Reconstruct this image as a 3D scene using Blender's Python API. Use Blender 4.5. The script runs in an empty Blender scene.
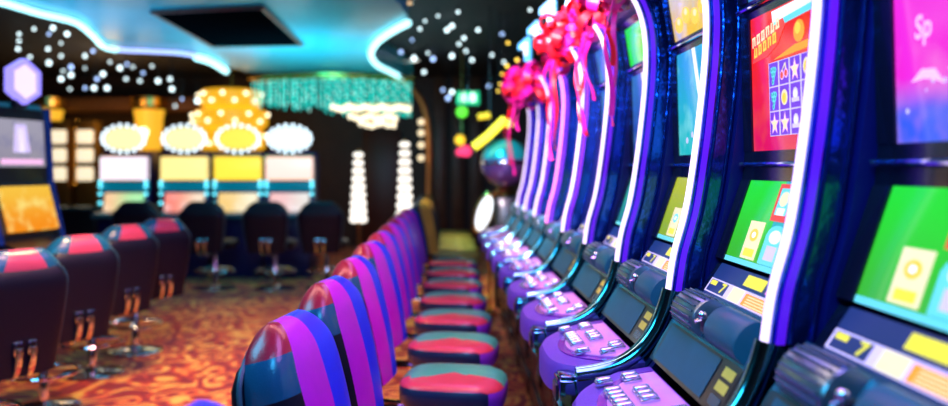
import bpy, bmesh, math, random
from mathutils import Vector, Matrix, Euler

PI = math.pi
sc = bpy.context.scene
COL = sc.collection
rnd = random.Random(7)
F, CX, HY, CH = 790.0, 445.0, 168.0, 1.56          # focal px, vanishing column, horizon row, camera height


def at(px, py, d):
    """world point seen at pixel (px, py) at depth d"""
    return Vector(((px - CX) * d / F, d, CH - (py - HY) * d / F))


# ------------------------------------------------------------------ materials
MATS = {}


def mat(name, col=(0.5, 0.5, 0.5), rough=0.5, metal=0.0, emit=None, es=0.0, coat=0.0, var=0.12, vscale=18.0,
        bump=0.0, bscale=60.0, spec=0.5, sheen=0.0):
    if name in MATS:
        return MATS[name]
    m = bpy.data.materials.new(name)
    m.use_nodes = True
    nt = m.node_tree
    b = nt.nodes['Principled BSDF']
    b.inputs['Roughness'].default_value = rough
    b.inputs['Metallic'].default_value = metal
    b.inputs['Coat Weight'].default_value = coat
    b.inputs['Coat Roughness'].default_value = 0.12
    b.inputs['Specular IOR Level'].default_value = spec
    b.inputs['Sheen Weight'].default_value = sheen
    tc = nt.nodes.new('ShaderNodeTexCoord')
    nz = nt.nodes.new('ShaderNodeTexNoise')
    nz.inputs['Scale'].default_value = vscale
    nz.inputs['Detail'].default_value = 3
    nt.links.new(tc.outputs['Object'], nz.inputs['Vector'])
    mx = nt.nodes.new('ShaderNodeMix')
    mx.data_type = 'RGBA'
    lo = [max(0, c * (1 - var)) for c in col] + [1]
    hi = [min(1, c * (1 + var)) for c in col] + [1]
    mx.inputs['A'].default_value = lo
    mx.inputs['B'].default_value = hi
    nt.links.new(nz.outputs['Fac'], mx.inputs['Factor'])
    nt.links.new(mx.outputs['Result'], b.inputs['Base Color'])
    if bump:
        n2 = nt.nodes.new('ShaderNodeTexNoise')
        n2.inputs['Scale'].default_value = bscale
        nt.links.new(tc.outputs['Object'], n2.inputs['Vector'])
        bp = nt.nodes.new('ShaderNodeBump')
        bp.inputs['Strength'].default_value = bump
        bp.inputs['Distance'].default_value = 0.01
        nt.links.new(n2.outputs['Fac'], bp.inputs['Height'])
        nt.links.new(bp.outputs['Normal'], b.inputs['Normal'])
    if emit is not None:
        b.inputs['Emission Color'].default_value = (*emit, 1)
        b.inputs['Emission Strength'].default_value = es
    MATS[name] = m
    return m


def lit(name, col, es, rough=0.3):
    return mat(name, tuple(min(1.0, c * 0.5) for c in col), rough, emit=col, es=es)


def screen_mat(name, c0, c1, es=1.0, axis='Z', lo=0.0, hi=1.0, blotch=0.0, c2=(1, 1, 1)):
    """picture shown on a lit display: two colours blending along the local axis plus soft blotches"""
    if name in MATS:
        return MATS[name]
    m = bpy.data.materials.new(name)
    m.use_nodes = True
    nt = m.node_tree
    b = nt.nodes['Principled BSDF']
    b.inputs['Base Color'].default_value = (0.01, 0.01, 0.012, 1)
    b.inputs['Roughness'].default_value = 0.12
    tc = nt.nodes.new('ShaderNodeTexCoord')
    sp = nt.nodes.new('ShaderNodeSeparateXYZ')
    nt.links.new(tc.outputs['Object'], sp.inputs[0])
    mr = nt.nodes.new('ShaderNodeMapRange')
    mr.inputs['From Min'].default_value = lo
    mr.inputs['From Max'].default_value = hi
    mr.interpolation_type = 'SMOOTHSTEP'
    nt.links.new(sp.outputs[axis], mr.inputs['Value'])
    mx = nt.nodes.new('ShaderNodeMix')
    mx.data_type = 'RGBA'
    mx.inputs['A'].default_value = (*c0, 1)
    mx.inputs['B'].default_value = (*c1, 1)
    nt.links.new(mr.outputs['Result'], mx.inputs['Factor'])
    out = mx.outputs['Result']
    if blotch:
        nz = nt.nodes.new('ShaderNodeTexNoise')
        nz.inputs['Scale'].default_value = 9
        nz.inputs['Detail'].default_value = 2
        nt.links.new(tc.outputs['Object'], nz.inputs['Vector'])
        r2 = nt.nodes.new('ShaderNodeMapRange')
        r2.inputs['From Min'].default_value = 0.5
        r2.inputs['From Max'].default_value = 0.72
        r2.inputs['To Max'].default_value = blotch
        nt.links.new(nz.outputs['Fac'], r2.inputs['Value'])
        m2 = nt.nodes.new('ShaderNodeMix')
        m2.data_type = 'RGBA'
        nt.links.new(r2.outputs['Result'], m2.inputs['Factor'])
        nt.links.new(out, m2.inputs['A'])
        m2.inputs['B'].default_value = (*c2, 1)
        out = m2.outputs['Result']
    nt.links.new(out, b.inputs['Emission Color'])
    b.inputs['Emission Strength'].default_value = es
    MATS[name] = m
    return m


# ------------------------------------------------------------------ mesh builder
class MB:
    def __init__(self):
        self.v, self.f, self.m = [], [], []

    def add(self, vs, fs, mi=0):
        o = len(self.v)
        self.v += [tuple(p) for p in vs]
        for k, f in enumerate(fs):
            self.f.append([i + o for i in f])
            self.m.append(mi[k] if isinstance(mi, (list, tuple)) else mi)
        return self

    def box(self, c, s, mi=0, M=None, bev=0.0, seg=2):
        bm = bmesh.new()
        bmesh.ops.create_cube(bm, size=1.0)
        for v in bm.verts:
            v.co = Vector((v.co.x * s[0], v.co.y * s[1], v.co.z * s[2]))
        if bev:
            bmesh.ops.bevel(bm, geom=list(bm.edges), offset=bev, segments=seg, affect='EDGES', profile=0.5)
        for v in bm.verts:
            if M is not None:
                v.co = M @ v.co
            v.co += Vector(c)
        bm.verts.index_update()
        self.add([v.co for v in bm.verts], [[v.index for v in f.verts] for f in bm.faces], mi)
        bm.free()
        return self

    def tube(self, pts, r, n=10, mi=0, closed=False):
        pts = [Vector(p) for p in pts]
        N = len(pts)
        rs = r if isinstance(r, (list, tuple)) else [r] * N
        vs, fs = [], []
        up = None
        for i, p in enumerate(pts):
            if closed:
                t = pts[(i + 1) % N] - pts[i - 1]
            else:
                t = pts[min(i + 1, N - 1)] - pts[max(i - 1, 0)]
            t.normalize()
            if up is None:
                up = t.orthogonal().normalized()
            up = (up - t * up.dot(t))
            up = up.normalized() if up.length > 1e-6 else t.orthogonal().normalized()
            sd = t.cross(up)
            for k in range(n):
                a = 2 * PI * k / n
                vs.append(p + (up * math.cos(a) + sd * math.sin(a)) * rs[i])
        for i in range(N if closed else N - 1):
            j = (i + 1) % N
            for k in range(n):
                l = (k + 1) % n
                fs.append([i * n + k, i * n + l, j * n + l, j * n + k])
        if not closed:
            fs.append(list(range(n - 1, -1, -1)))
            fs.append([(N - 1) * n + k for k in range(n)])
        return self.add(vs, fs, mi)

    def lathe(self, prof, n=24, c=(0, 0, 0), mi=0, M=None):
        vs, fs = [], []
        for (r, z) in prof:
            for k in range(n):
                a = 2 * PI * k / n
                p = Vector((r * math.cos(a), r * math.sin(a), z))
                if M is not None:
                    p = M @ p
                vs.append(p + Vector(c))
        for i in range(len(prof) - 1):
            for k in range(n):
                l = (k + 1) % n
                fs.append([i * n + k, i * n + l, (i + 1) * n + l, (i + 1) * n + k])
        fs.append(list(range(n - 1, -1, -1)))
        fs.append([(len(prof) - 1) * n + k for k in range(n)])
        return self.add(vs, fs, mi)

    def ball(self, c, r, mi=0, n=10, sz=1.0):
        prof = [(max(1e-4, r * math.sin(PI * i / n)), -r * sz * math.cos(PI * i / n)) for i in range(n + 1)]
        return self.lathe(prof, n + 4, c, mi)

    def prism(self, poly, a, b, plane='xz', mi=0):
        """poly in 2D extruded between a and b along the missing axis"""
        n = len(poly)

        def P(p, t):
            if plane == 'xz':
                return (p[0], t, p[1])
            if plane == 'xy':
                return (p[0], p[1], t)
            return (t, p[0], p[1])
        vs = [P(p, a) for p in poly] + [P(p, b) for p in poly]
        fs = [list(range(n)), [n + i for i in range(n - 1, -1, -1)]]
        for i in range(n):
            j = (i + 1) % n
            fs.append([i, j, n + j, n + i])
        return self.add(vs, fs, mi)

    def strip(self, path, back, y0, y1, mi=0):
        """solid band following an XZ path; back = list of XZ points matching path"""
        n = len(path)
        vs, fs = [], []
        for (p, q) in zip(path, back):
            vs += [(p[0], y0, p[1]), (p[0], y1, p[1]), (q[0], y1, q[1]), (q[0], y0, q[1])]
        for i in range(n - 1):
            for k in range(4):
                l = (k + 1) % 4
                fs.append([4 * i + k, 4 * i + l, 4 * i + 4 + l, 4 * i + 4 + k])
        fs.append([3, 2, 1, 0])
        e = 4 * (n - 1)
        fs.append([e, e + 1, e + 2, e + 3])
        return self.add(vs, fs, mi)

    def mesh(self, name, mats, smooth=35):
        me = bpy.data.meshes.new(name)
        bm = bmesh.new()
        vv = [bm.verts.new(p) for p in self.v]
        for f, mi in zip(self.f, self.m):
            try:
                fa = bm.faces.new([vv[i] for i in f])
                fa.material_index = mi
                fa.smooth = smooth > 0
            except ValueError:
                pass
        bmesh.ops.recalc_face_normals(bm, faces=list(bm.faces))
        bm.to_mesh(me)
        bm.free()
        for m in (mats if isinstance(mats, (list, tuple)) else [mats]):
            me.materials.append(m)
        if smooth > 0:
            me.set_sharp_from_angle(angle=math.radians(smooth))
        return me

    def build(self, name, mats, parent=None, smooth=35):
        return link(name, self.mesh(name, mats, smooth), parent)


def link(name, me, parent=None):
    o = bpy.data.objects.new(name, me)
    COL.objects.link(o)
    if parent is not None:
        o.parent = parent
    return o


def tag(o, label=None, cat=None, group=None, kind=None):
    if label:
        o['label'] = label
    if cat:
        o['category'] = cat
    if group:
        o['group'] = group
    if kind:
        o['kind'] = kind
    return o


def thing(name, label, cat, loc=(0, 0, 0), rz=0.0, group=None):
    o = bpy.data.objects.new(name, None)
    COL.objects.link(o)
    o.location = loc
    o.rotation_euler = (0, 0, rz)
    o.empty_display_size = 0.1
    return tag(o, label, cat, group)


def copy_thing(root, loc, rz, label, group=None):
    r = root.copy()
    COL.objects.link(r)
    r.location = loc
    r.rotation_euler = (0, 0, rz)
    r['label'] = label
    if group:
        r['group'] = group
    for ch in list(root.children):
        c = ch.copy()
        COL.objects.link(c)
        c.parent = r
        for g in list(ch.children):
            d = g.copy()
            COL.objects.link(d)
            d.parent = c
    return r


def smooth_path(pts, k=6):
    pts = [Vector(p) for p in pts]
    out = []
    for i in range(len(pts) - 1):
        p0 = pts[max(i - 1, 0)]
        p1, p2 = pts[i], pts[i + 1]
        p3 = pts[min(i + 2, len(pts) - 1)]
        for j in range(k):
            t = j / k
            out.append(0.5 * ((2 * p1) + (p2 - p0) * t + (2 * p0 - 5 * p1 + 4 * p2 - p3) * t * t
                              + (3 * p1 - p0 - 3 * p2 + p3) * t ** 3))
    out.append(pts[-1])
    return out


def text_geo(txt, bold=0.0):
    cu = bpy.data.curves.new('glyphs', 'FONT')
    cu.body = txt
    cu.size = 1.0
    cu.offset = bold
    cu.align_x = 'CENTER'
    cu.align_y = 'CENTER'
    cu.resolution_u = 4
    o = bpy.data.objects.new('glyphs', cu)
    COL.objects.link(o)
    dg = bpy.context.evaluated_depsgraph_get()
    me = bpy.data.meshes.new_from_object(o.evaluated_get(dg))
    vs = [tuple(v.co) for v in me.vertices]
    fs = [list(p.vertices) for p in me.polygons]
    bpy.data.objects.remove(o)
    bpy.data.curves.remove(cu)
    bpy.data.meshes.remove(me)
    return vs, fs


# ------------------------------------------------------------------ palette
CHROME = mat('chrome', (0.75, 0.78, 0.85), 0.09, 1.0, var=0.05)
BCHROME = mat('blue_tinted_chrome', (0.03, 0.10, 0.58), 0.18, 0.95, bump=0.3, bscale=24)
TRIMCHROME = mat('dark_teal_chrome', (0.14, 0.42, 0.50), 0.14, 1.0, bump=0.12, bscale=12)
CABINET = mat('midnight_blue_lacquer', (0.002, 0.005, 0.10), 0.36, coat=0.06)
CABDARK = mat('black_lacquer', (0.006, 0.008, 0.018), 0.3, coat=0.25)
BASEM = mat('black_cherry_laminate', (0.02, 0.008, 0.012), 0.22, coat=0.3)
VIOLET = mat('violet_halo_strip', (0.13, 0.02, 0.55), 0.3, emit=(.12, .0, .85), es=.55)  # side strips made to glow, standing in for the neon's violet halo
TEALPL = mat('dark_teal_plastic', (0.010, 0.075, 0.11), 0.26, coat=0.25)
TEALPL2 = mat('slate_teal_glass', (0.014, 0.12, 0.16), 0.42, spec=.25)
GRILLE = mat('grey_teal_metal', (0.16, 0.30, 0.36), 0.3, 0.9)
DECKM = mat('purple_leatherette', (0.15, 0.05, 0.50), 0.45, bump=0.3, bscale=220)
DECKRIM = mat('deep_purple_rim', (0.16, 0.01, 0.36), 0.25, coat=0.4)
PINKP = mat('pink_button_plate', (0.92, 0.34, 0.85), 0.3, coat=0.3)
BUTTON = mat('silver_button', (0.72, 0.75, 0.88), 0.12, 0.85, var=0.03)
NEON = lit('violet_white_neon', (0.88, 0.70, 1.0), 1.5)
NEONP = lit('pink_neon', (1.0, 0.25, 0.85), 1.6)
NEONEND = lit('cyan_end_light', (0.05, 0.75, 0.95), 0.55)
SCR_FRAME = mat('screen_bezel_black', (0.004, 0.006, 0.014), 0.2, coat=0.4)

LEATHER = mat('black_leather', (0.005, 0.004, 0.014), 0.42, coat=0.0, spec=.3, bump=0.15, bscale=180)
TEALL = mat('dark_teal_leather', (0.010, 0.10, 0.19), 0.24, coat=0.35, bump=0.12, bscale=180)
REDL = mat('wine_red_leather', (0.42, 0.012, 0.04), 0.28, coat=0.35, bump=0.12, bscale=180)
MAGL = mat('magenta_lit_leather', (0.66, 0.008, 0.66), 0.40, bump=0.12, bscale=180)  # pinkish-red stripe, its colour mixed with the machines' violet light
BLUEL = mat('blue_lit_leather', (0.015, 0.03, 0.95), 0.36, bump=0.12, bscale=180)  # dark panel with the machines' blue light put into its colour
PINKL = mat('coral_red_leather', (0.60, 0.05, 0.11), 0.33, coat=0.3, bump=0.12, bscale=180)
SEAT_R = mat('rose_red_leather', (0.70, 0.05, 0.09), 0.33, coat=0.2, bump=0.12, bscale=180)
SEAT_T = mat('sea_green_leather', (0.07, 0.46, 0.30), 0.33, coat=0.2, bump=0.12, bscale=180)
SEAT_SIDE = mat('navy_leather', (0.01, 0.02, 0.07), 0.35, coat=0.25)
SEAT_PLIT = mat('violet_lit_leather', (0.25, 0.03, 0.55), 0.35)  # seat front given the neon's violet cast in its colour
GOLDL = mat('gold_leather', (0.55, 0.36, 0.07), 0.3, coat=0.3)
SEAT_YLIT = mat('yellow_lit_leather', (0.34, 0.33, 0.08), 0.4)  # yellow light on the far seats put into the leather colour
GOLD = mat('polished_gold', (0.85, 0.52, 0.14), 0.22, 1.0)
COPPER = mat('copper_bronze', (0.55, 0.25, 0.08), 0.28, 1.0)

# ------------------------------------------------------------------ the room
XL, XR, YF, YB, ZC = -8.6, 1.75, -1.6, 15.6, 3.35


def carpet_material():
    m = bpy.data.materials.new('scroll_carpet')
    m.use_nodes = True
    nt = m.node_tree
    b = nt.nodes['Principled BSDF']
    b.inputs['Roughness'].default_value = 0.85
    b.inputs['Sheen Weight'].default_value = 0.2
    tc = nt.nodes.new('ShaderNodeTexCoord')
    nz = nt.nodes.new('ShaderNodeTexNoise')
    nz.inputs['Scale'].default_value = 1.7
    nz.inputs['Detail'].default_value = 1.5
    nt.links.new(tc.outputs['Object'], nz.inputs['Vector'])
    mxv = nt.nodes.new('ShaderNodeMix')
    mxv.data_type = 'VECTOR'
    mxv.inputs['Factor'].default_value = 0.36
    nt.links.new(tc.outputs['Object'], mxv.inputs['A'])
    nt.links.new(nz.outputs['Color'], mxv.inputs['B'])
    vo = nt.nodes.new('ShaderNodeTexVoronoi')
    vo.feature = 'F1'
    vo.inputs['Scale'].default_value = 5.4
    nt.links.new(mxv.outputs['Result'], vo.inputs['Vector'])
    # scroll rings around every cell
    mu = nt.nodes.new('ShaderNodeMath')
    mu.operation = 'MULTIPLY'
    mu.inputs[1].default_value = 19.0
    nt.links.new(vo.outputs['Distance'], mu.inputs[0])
    sn = nt.nodes.new('ShaderNodeMath')
    sn.operation = 'SINE'
    nt.links.new(mu.outputs[0], sn.inputs[0])
    n2 = nt.nodes.new('ShaderNodeTexNoise')
    n2.inputs['Scale'].default_value = 5.0
    nt.links.new(tc.outputs['Object'], n2.inputs['Vector'])
    ad = nt.nodes.new('ShaderNodeMath')
    ad.operation = 'MULTIPLY_ADD'
    nt.links.new(n2.outputs['Fac'], ad.inputs[0])
    ad.inputs[1].default_value = 3.2
    nt.links.new(sn.outputs[0], ad.inputs[2])
    rp = nt.nodes.new('ShaderNodeValToRGB')
    e = rp.color_ramp.elements
    e[0].position = 0.30
    e[0].color = (0.30, 0.006, 0.006, 1)
    e[1].position = 0.86
    e[1].color = (1.0, 0.58, 0.08, 1)
    k = e.new(0.53)
    k.color = (0.74, 0.05, 0.006, 1)
    k = e.new(0.66)
    k.color = (0.85, 0.15, 0.012, 1)
    mr = nt.nodes.new('ShaderNodeMapRange')
    mr.inputs['From Min'].default_value = -0.2
    mr.inputs['From Max'].default_value = 3.2
    nt.links.new(ad.outputs[0], mr.inputs['Value'])
    nt.links.new(mr.outputs['Result'], rp.inputs['Fac'])
    nt.links.new(rp.outputs['Color'], b.inputs['Base Color'])
    return m


tag(MB().box(((XL + XR) / 2, (YF + YB) / 2, -0.05), (XR - XL, YB - YF, 0.1)).build('floor', carpet_material()),
    kind='structure')
WALLM = mat('dark_brown_panelling', (0.05, 0.020, 0.012), 0.55, vscale=4, var=0.4)
CEILM = mat('charcoal_ceiling', (0.018, 0.014, 0.018), 0.7)
tag(MB().box(((XL + XR) / 2, (YF + YB) / 2, ZC + 0.06), (XR - XL, YB - YF, 0.12)).build('ceiling', CEILM), kind='structure')
tag(MB().box(((XL + XR) / 2, YB + 0.06, ZC / 2), (XR - XL + 0.24, 0.12, ZC)).build('wall_back', WALLM), kind='structure')
tag(MB().box((XL - 0.06, (YF + YB) / 2, ZC / 2), (0.12, YB - YF, ZC)).build('wall_left', WALLM), kind='structure')
tag(MB().box((XR + 0.06, (YF + YB) / 2, ZC / 2), (0.12, YB - YF, ZC)).build('wall_right', WALLM), kind='structure')
tag(MB().box(((XL + XR) / 2, YF - 0.06, ZC / 2), (XR - XL + 0.24, 0.12, ZC)).build('wall_front', WALLM), kind='structure')

# teal canopy dropped below the ceiling; its edge is traced as a plan at 3 m height
ZK = 3.0


def on_canopy(px, py):
    return at(px, py, F * (ZK - CH) / (HY - py))


far_edge_px = [(-60, -18), (0, -3), (40, 9), (75, 18), (92, 31), (108, 45), (150, 48), (182, 50), (208, 56), (226, 67)]
tail_edge_px = [(250, 72), (300, 74), (350, 75), (395, 73)]
right_edge_px = [(413, 82), (395, 71), (378, 62), (371, 51), (377, 38), (393, 26), (408, 18)]
end_px = [(400, 4), (380, -14), (330, -48)]
left_far = smooth_path([on_canopy(*p) for p in far_edge_px], 4)
right_s = smooth_path([on_canopy(*p) for p in right_edge_px], 5)
outline = [*left_far, *[on_canopy(*p) for p in tail_edge_px], *right_s, *[on_canopy(*p) for p in end_px],
           Vector((-1.3, 4.4, ZK)), Vector((-5.2, 4.4, ZK))]
CANOPY = mat('teal_canopy_paint', (0.005, 0.44, 0.58), 0.45, coat=0.2, vscale=2.0, var=0.2)
tag(MB().prism([(p.x, p.y) for p in outline], ZK, ZC, 'xy').build('ceiling_canopy', CANOPY, smooth=0), kind='structure')

CYNEON = lit('ice_white_neon', (0.45, 0.95, 1.0), 2.2)
VINEON = lit('violet_blue_neon', (0.42, 0.50, 1.0), 1.7)


def edge_neon(name, pts, r, m, label):
    c = sum((Vector(p) for p in pts), Vector()) / len(pts)
    o = thing(name, label, 'neon light', (c.x, c.y, ZK))
    q = [Vector(p) - o.location for p in pts]
    q = [Vector((p.x, p.y, -r - .012)) for p in q]
    MB().tube(q, r, 10).build('glass_tube', m, o)
    for i in range(1, len(q) - 1, max(2, len(q) // 4)):
        MB().box((q[i].x, q[i].y, -0.0131), (0.03, 0.03, 0.025), bev=0.004).build('clip', CHROME, o)
    return o


nl = len(left_far)
edge_neon('neon_tube', left_far[3:22], 0.029, CYNEON, 'white neon tube on the stepped end of the teal canopy edge')
edge_neon('neon_tube', left_far[21:31], 0.027, VINEON, 'violet-blue neon tube along the middle of the teal canopy edge')
edge_neon('neon_tube', left_far[30:nl], 0.045, CYNEON, 'short white neon tube above the bank of four oval-topped machines')
edge_neon('neon_tube', right_s[3:], 0.036, CYNEON, 'curling white neon tube round the hooked corner of the teal canopy')

# dark recessed hatch on the canopy underside
hp = [on_canopy(*p) for p in ((152, 10), (262, 5), (302, 43), (212, 44))]
hc = sum(hp, Vector()) / 4
vt = thing('ceiling_hatch', 'large black rectangular hatch with copper rim on the teal canopy', 'ceiling panel', (hc.x, hc.y, ZK))
MB().prism([(p.x - hc.x, p.y - hc.y) for p in hp], -0.03, -0.001, 'xy').build('hatch_panel', mat('matte_black_panel', (0.002, 0.002, 0.003), 0.9, spec=0.0), vt, 0)
MB().tube([(p.x - hc.x, p.y - hc.y, -0.02) for p in hp], 0.022, 8, closed=True).build('hatch_rim', mat('copper_rim', (0.35, 0.10, 0.09), 0.4, 0.6), vt)

# ------------------------------------------------------------------ slot machines of the main row
U0 = 0.85
NEON_C = [(.683, 1.19), (.70, 1.30), (.735, 1.43), (.760, 1.58), (.781, 1.75), (.795, 1.90), (.798, 2.02), (.788, 2.12),
          (.763, 2.20), (.73, 2.255)]
TRIM_C = [(.395, .930), (.46, .940), (.53, .962), (.59, 1.003), (.637, 1.065), (.665, 1.13), (.683, 1.19)]
HW = 0.355


def sp2(pts, k=5):
    return [(p.x, p.y) for p in smooth_path([Vector((a, b, 0)) for a, b in pts], k)]


def offs(path, d):
    """offset a 2D path to its inner (+u / lower) side"""
    out = []
    for i, p in enumerate(path):
        a = path[max(i - 1, 0)]
        b = path[min(i + 1, len(path) - 1)]
        tx, tz = b[0] - a[0], b[1] - a[1]
        l = math.hypot(tx, tz)
        out.append((p[0] + tz / l * d, p[1] - tx / l * d))
    return out


def loc(path):
    return [(u - U0, z) for u, z in path]


CACHE = {}


def cached(name, mats, fn, parent, smooth=35, key=None):
    key = key or name
    if key not in CACHE:
        mb = MB()
        fn(mb)
        CACHE[key] = mb.mesh(name, mats, smooth)
    return link(name, CACHE[key], parent)


NP = loc(sp2(NEON_C))
TP = loc(sp2(TRIM_C))


def g_cabinet(mb):
    front = [(u + .092, z) for u, z in NP]
    poly = [(.60 - U0, .95), (.64 - U0, 1.0), (.70 - U0, 1.08), (.76 - U0, 1.16)] + front + [(.80 - U0, 2.33), (1.30 - U0, 2.33), (1.30 - U0, .90), (.60 - U0, .90)]
    mb.prism(poly, .325, HW)
    mb.prism(poly, -.325, -.290)
    mb.box((1.26 - U0, 0, 1.6), (.08, .65, 1.44))
    mb.prism([(.76 - U0, 2.27), (.80 - U0, 2.33), (1.30 - U0, 2.33), (1.30 - U0, 2.22), (.84 - U0, 2.22)], -.29, .325)


def g_base(mb):
    mb.box((.93 - U0, 0, .45), (.72, .66, .90), bev=.012)
    mb.box((.565 - U0, 0, .52), (.03, .50, .52), bev=.01)
    mb.box((.575 - U0, 0, .10), (.04, .60, .14), bev=.01)


def deck_outline(inset=0.0, u_front=.335, u_back=.61, hw=.345):
    hw -= inset
    uf, ub = u_front + inset, u_back
    pts = []
    for i in range(25):
        a = PI * i / 24
        y = -hw * math.cos(a)
        s = abs(math.cos(a))
        pts.append((uf + .17 * s ** 3.2, y))
    pts += [(ub, hw), (ub, -hw)]
    return pts


def zdeck(u):
    return .922 + (u - .335) * .17


def g_deck(mb):
    rings = []
    for (ins, dz) in ((.02, -.105), (.0, -.09), (.0, -.02), (.012, 0)):
        rings.append([(u - U0, y, zdeck(u) + dz) for u, y in deck_outline(ins)])
    n = len(rings[0])
    vs = [p for r in rings for p in r]
    fs = []
    for i in range(3):
        for k in range(n):
            l = (k + 1) % n
            fs.append([i * n + k, i * n + l, (i + 1) * n + l, (i + 1) * n + k])
    fs.append([3 * n + k for k in range(n)])
    fs.append(list(range(n - 1, -1, -1)))
    mb.add(vs, fs)


def plate(mb, u_front, hw, dz, th):
    o = []
    for i in range(21):
        a = PI * i / 20
        s = abs(math.cos(a))
        o.append((u_front + .13 * s ** 2.2, -hw * math.cos(a)))
    o += [(.60, hw), (.60, -hw)]
    n = len(o)
    vs = [(u - U0, y, zdeck(u) + dz) for u, y in o] + [(u - U0, y, zdeck(u) + dz + th) for u, y in o]
    fs = [list(range(n - 1, -1, -1)), [n + i for i in range(n)]]
    for k in range(n):
        l = (k + 1) % n
        fs.append([k, l, n + l, n + k])
    mb.add(vs, fs)


def g_sidetrim(mb):  # chrome arm along the deck edge, rising to the neon
    path = TP
    mb.strip(path, offs(path, .085), -.360, -.318)
    # rounded lip on the outer edge
    mb.tube([(u + .004, -.338, z) for u, z in path], .027, 12)


def g_band(mb):
    mb.strip(NP, [(u + .092, z) for u, z in NP], -.362, -.327)
    # bright bead line along the middle of the band
    mb.tube([(u + .040, -.362, z) for u, z in NP], .006, 8)
    mb.tube([(u + .085, -.362, z) for u, z in NP], .005, 8)


def g_neon(mb):
    mb.tube([(u - .006, -.345, z) for u, z in NP], .0098, 10)


def g_halo_edging(mb):
    mb.strip([(u + .002, z) for u, z in NP], [(u + .03, z) for u, z in NP], -.327, -.300)
    mb.strip([(u + .010, z) for u, z in NP], [(u + .026, z) for u, z in NP], -.372, -.3635)


def slab(mb, a, b, y0, y1, th, mi=0):
    """flat plate between two XZ points facing the player"""
    tx, tz = b[0] - a[0], b[1] - a[1]
    l = math.hypot(tx, tz)
    nx, nz = -tz / l, tx / l
    c = [(a[0], a[1]), (b[0], b[1])]
    vs = []
    for (u, z) in c:
        for y in (y0, y1):
            vs.append((u, y, z))
            vs.append((u - nx * th, y, z - nz * th))
    fs = [[0, 2, 6, 4], [1, 5, 7, 3], [0, 4, 5, 1], [2, 3, 7, 6], [0, 1, 3, 2], [4, 6, 7, 5]]
    mb.add(vs, fs, mi)
    return nx, nz


S_TILT = ((.605 - U0, 1.0), (.668 - U0, 1.108))
S_BILL = ((.668 - U0, 1.108), (.742 - U0, 1.205))
S_LABEL = ((.742 - U0, 1.205), (.797 - U0, 1.288))
S_LOW = ((.803 - U0, 1.298), (.880 - U0, 1.525))
S_UP = ((.888 - U0, 1.608), (.878 - U0, 1.985))
S_TOP = ((.872 - U0, 2.035), (.845 - U0, 2.205))
Y0, Y1 = -.285, .32


def pt(seg, s, t, off=0.0, y0=-.262, y1=.250):
    """s runs left to right as the player sees it, t from bottom to top"""
    a, b = seg
    if seg in (S_TILT, S_BILL):
        y1 = .297
    tx, tz = b[0] - a[0], b[1] - a[1]
    l = math.hypot(tx, tz)
    nx, nz = -tz / l, tx / l
    return (a[0] + tx * t + nx * off, y1 + (y0 - y1) * s, a[1] + tz * t + nz * off)


def decal(mb, seg, poly, mi, off=.002):
    n = len(poly)
    mb.add([pt(seg, s, t, off) for s, t in poly], [list(range(n))], mi)


def rect(s0, t0, s1, t1):
    return [(s0, t0), (s1, t0), (s1, t1), (s0, t1)]


def star(cx, cy, r, asp=1.0, n=5):
    o = []
    for i in range(2 * n):
        a = PI / 2 + PI * i / n
        q = r if i % 2 == 0 else r * .42
        o.append((cx + q * math.cos(a) * asp, cy + q * math.sin(a)))
    return o


def disc(cx, cy, r, asp=1.0, n=14):
    return [(cx + r * math.cos(2 * PI * i / n) * asp, cy + r * math.sin(2 * PI * i / n)) for i in range(n)]


def words(mb, seg, txt, cx, cy, size, mi, asp=1.0, off=.003, bold=.0, slant=0.0):
    vs, fs = text_geo(txt, bold)
    mb.add([pt(seg, cx + (x + slant * y) * size * asp, cy + y * size, off) for x, y, z in vs], fs, mi)


def screen_base(mb, seg, th=.012):
    a, b = seg
    vs = [pt(seg, 0, 0), pt(seg, 1, 0), pt(seg, 1, 1), pt(seg, 0, 1)]
    wb = [pt(seg, 0, 0, -th), pt(seg, 1, 0, -th), pt(seg, 1, 1, -th), pt(seg, 0, 1, -th)]
    mb.add(vs + wb, [[0, 1, 2, 3], [7, 6, 5, 4], [0, 4, 5, 1], [1, 5, 6, 2], [2, 6, 7, 3], [3, 7, 4, 0]], 0)


# display materials
W = (1, 1, 1)
C_GREEN = screen_mat('green_game_screen', (.05, .55, .02), (.02, .85, .03), 0.95, 'Z', 1.3, 1.52)
C_LIME = screen_mat('lime_game_screen', (.30, .50, .02), (.55, .62, .02), 0.9, 'Z', 1.3, 1.52)
C_TEALS = screen_mat('teal_game_screen', (.02, .30, .35), (.05, .60, .45), 0.8, 'Z', 1.3, 1.52)
C_RED = screen_mat('red_game_screen', (.80, .005, .12), (.95, .015, .01), 1.0, 'Z', 1.62, 1.85, .5, (1, .12, .01))
C_CYAN = screen_mat('cyan_game_screen', (.02, .60, .66), (.03, .42, .85), 0.9, 'Z', 1.62, 1.98, .7, (.25, .85, .95))
C_MAG = screen_mat('magenta_game_screen', (.04, .12, .95), (.95, .02, .75), 1.0, 'Z', 1.66, 1.74, .35, (1, .35, .85))
C_YEL = screen_mat('gold_game_screen', (.95, .55, .01), (.75, .65, .55), 0.95, 'Z', 2.05, 2.2, .8, (.55, .60, .90))
C_BLUE = screen_mat('blue_game_screen', (.02, .06, .55), (.05, .25, .75), 0.7, 'Z', 1.62, 1.98, .4, (.2, .6, .9))
L_WHITE = lit('display_white', (1, 1, 1), 0.85)
L_GOLD = lit('display_gold', (1, .62, .05), 0.95)
L_YEL = lit('display_yellow', (.92, .85, .05), 0.85)
L_PINK = lit('display_pink', (.95, .25, .70), 0.9)
L_RED = lit('display_red', (.85, .06, .04), 0.9)
L_CYAN = lit('display_cyan', (.15, .75, .80), 0.85)
L_PURP = lit('display_purple', (.16, .03, .62), 0.9)
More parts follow.
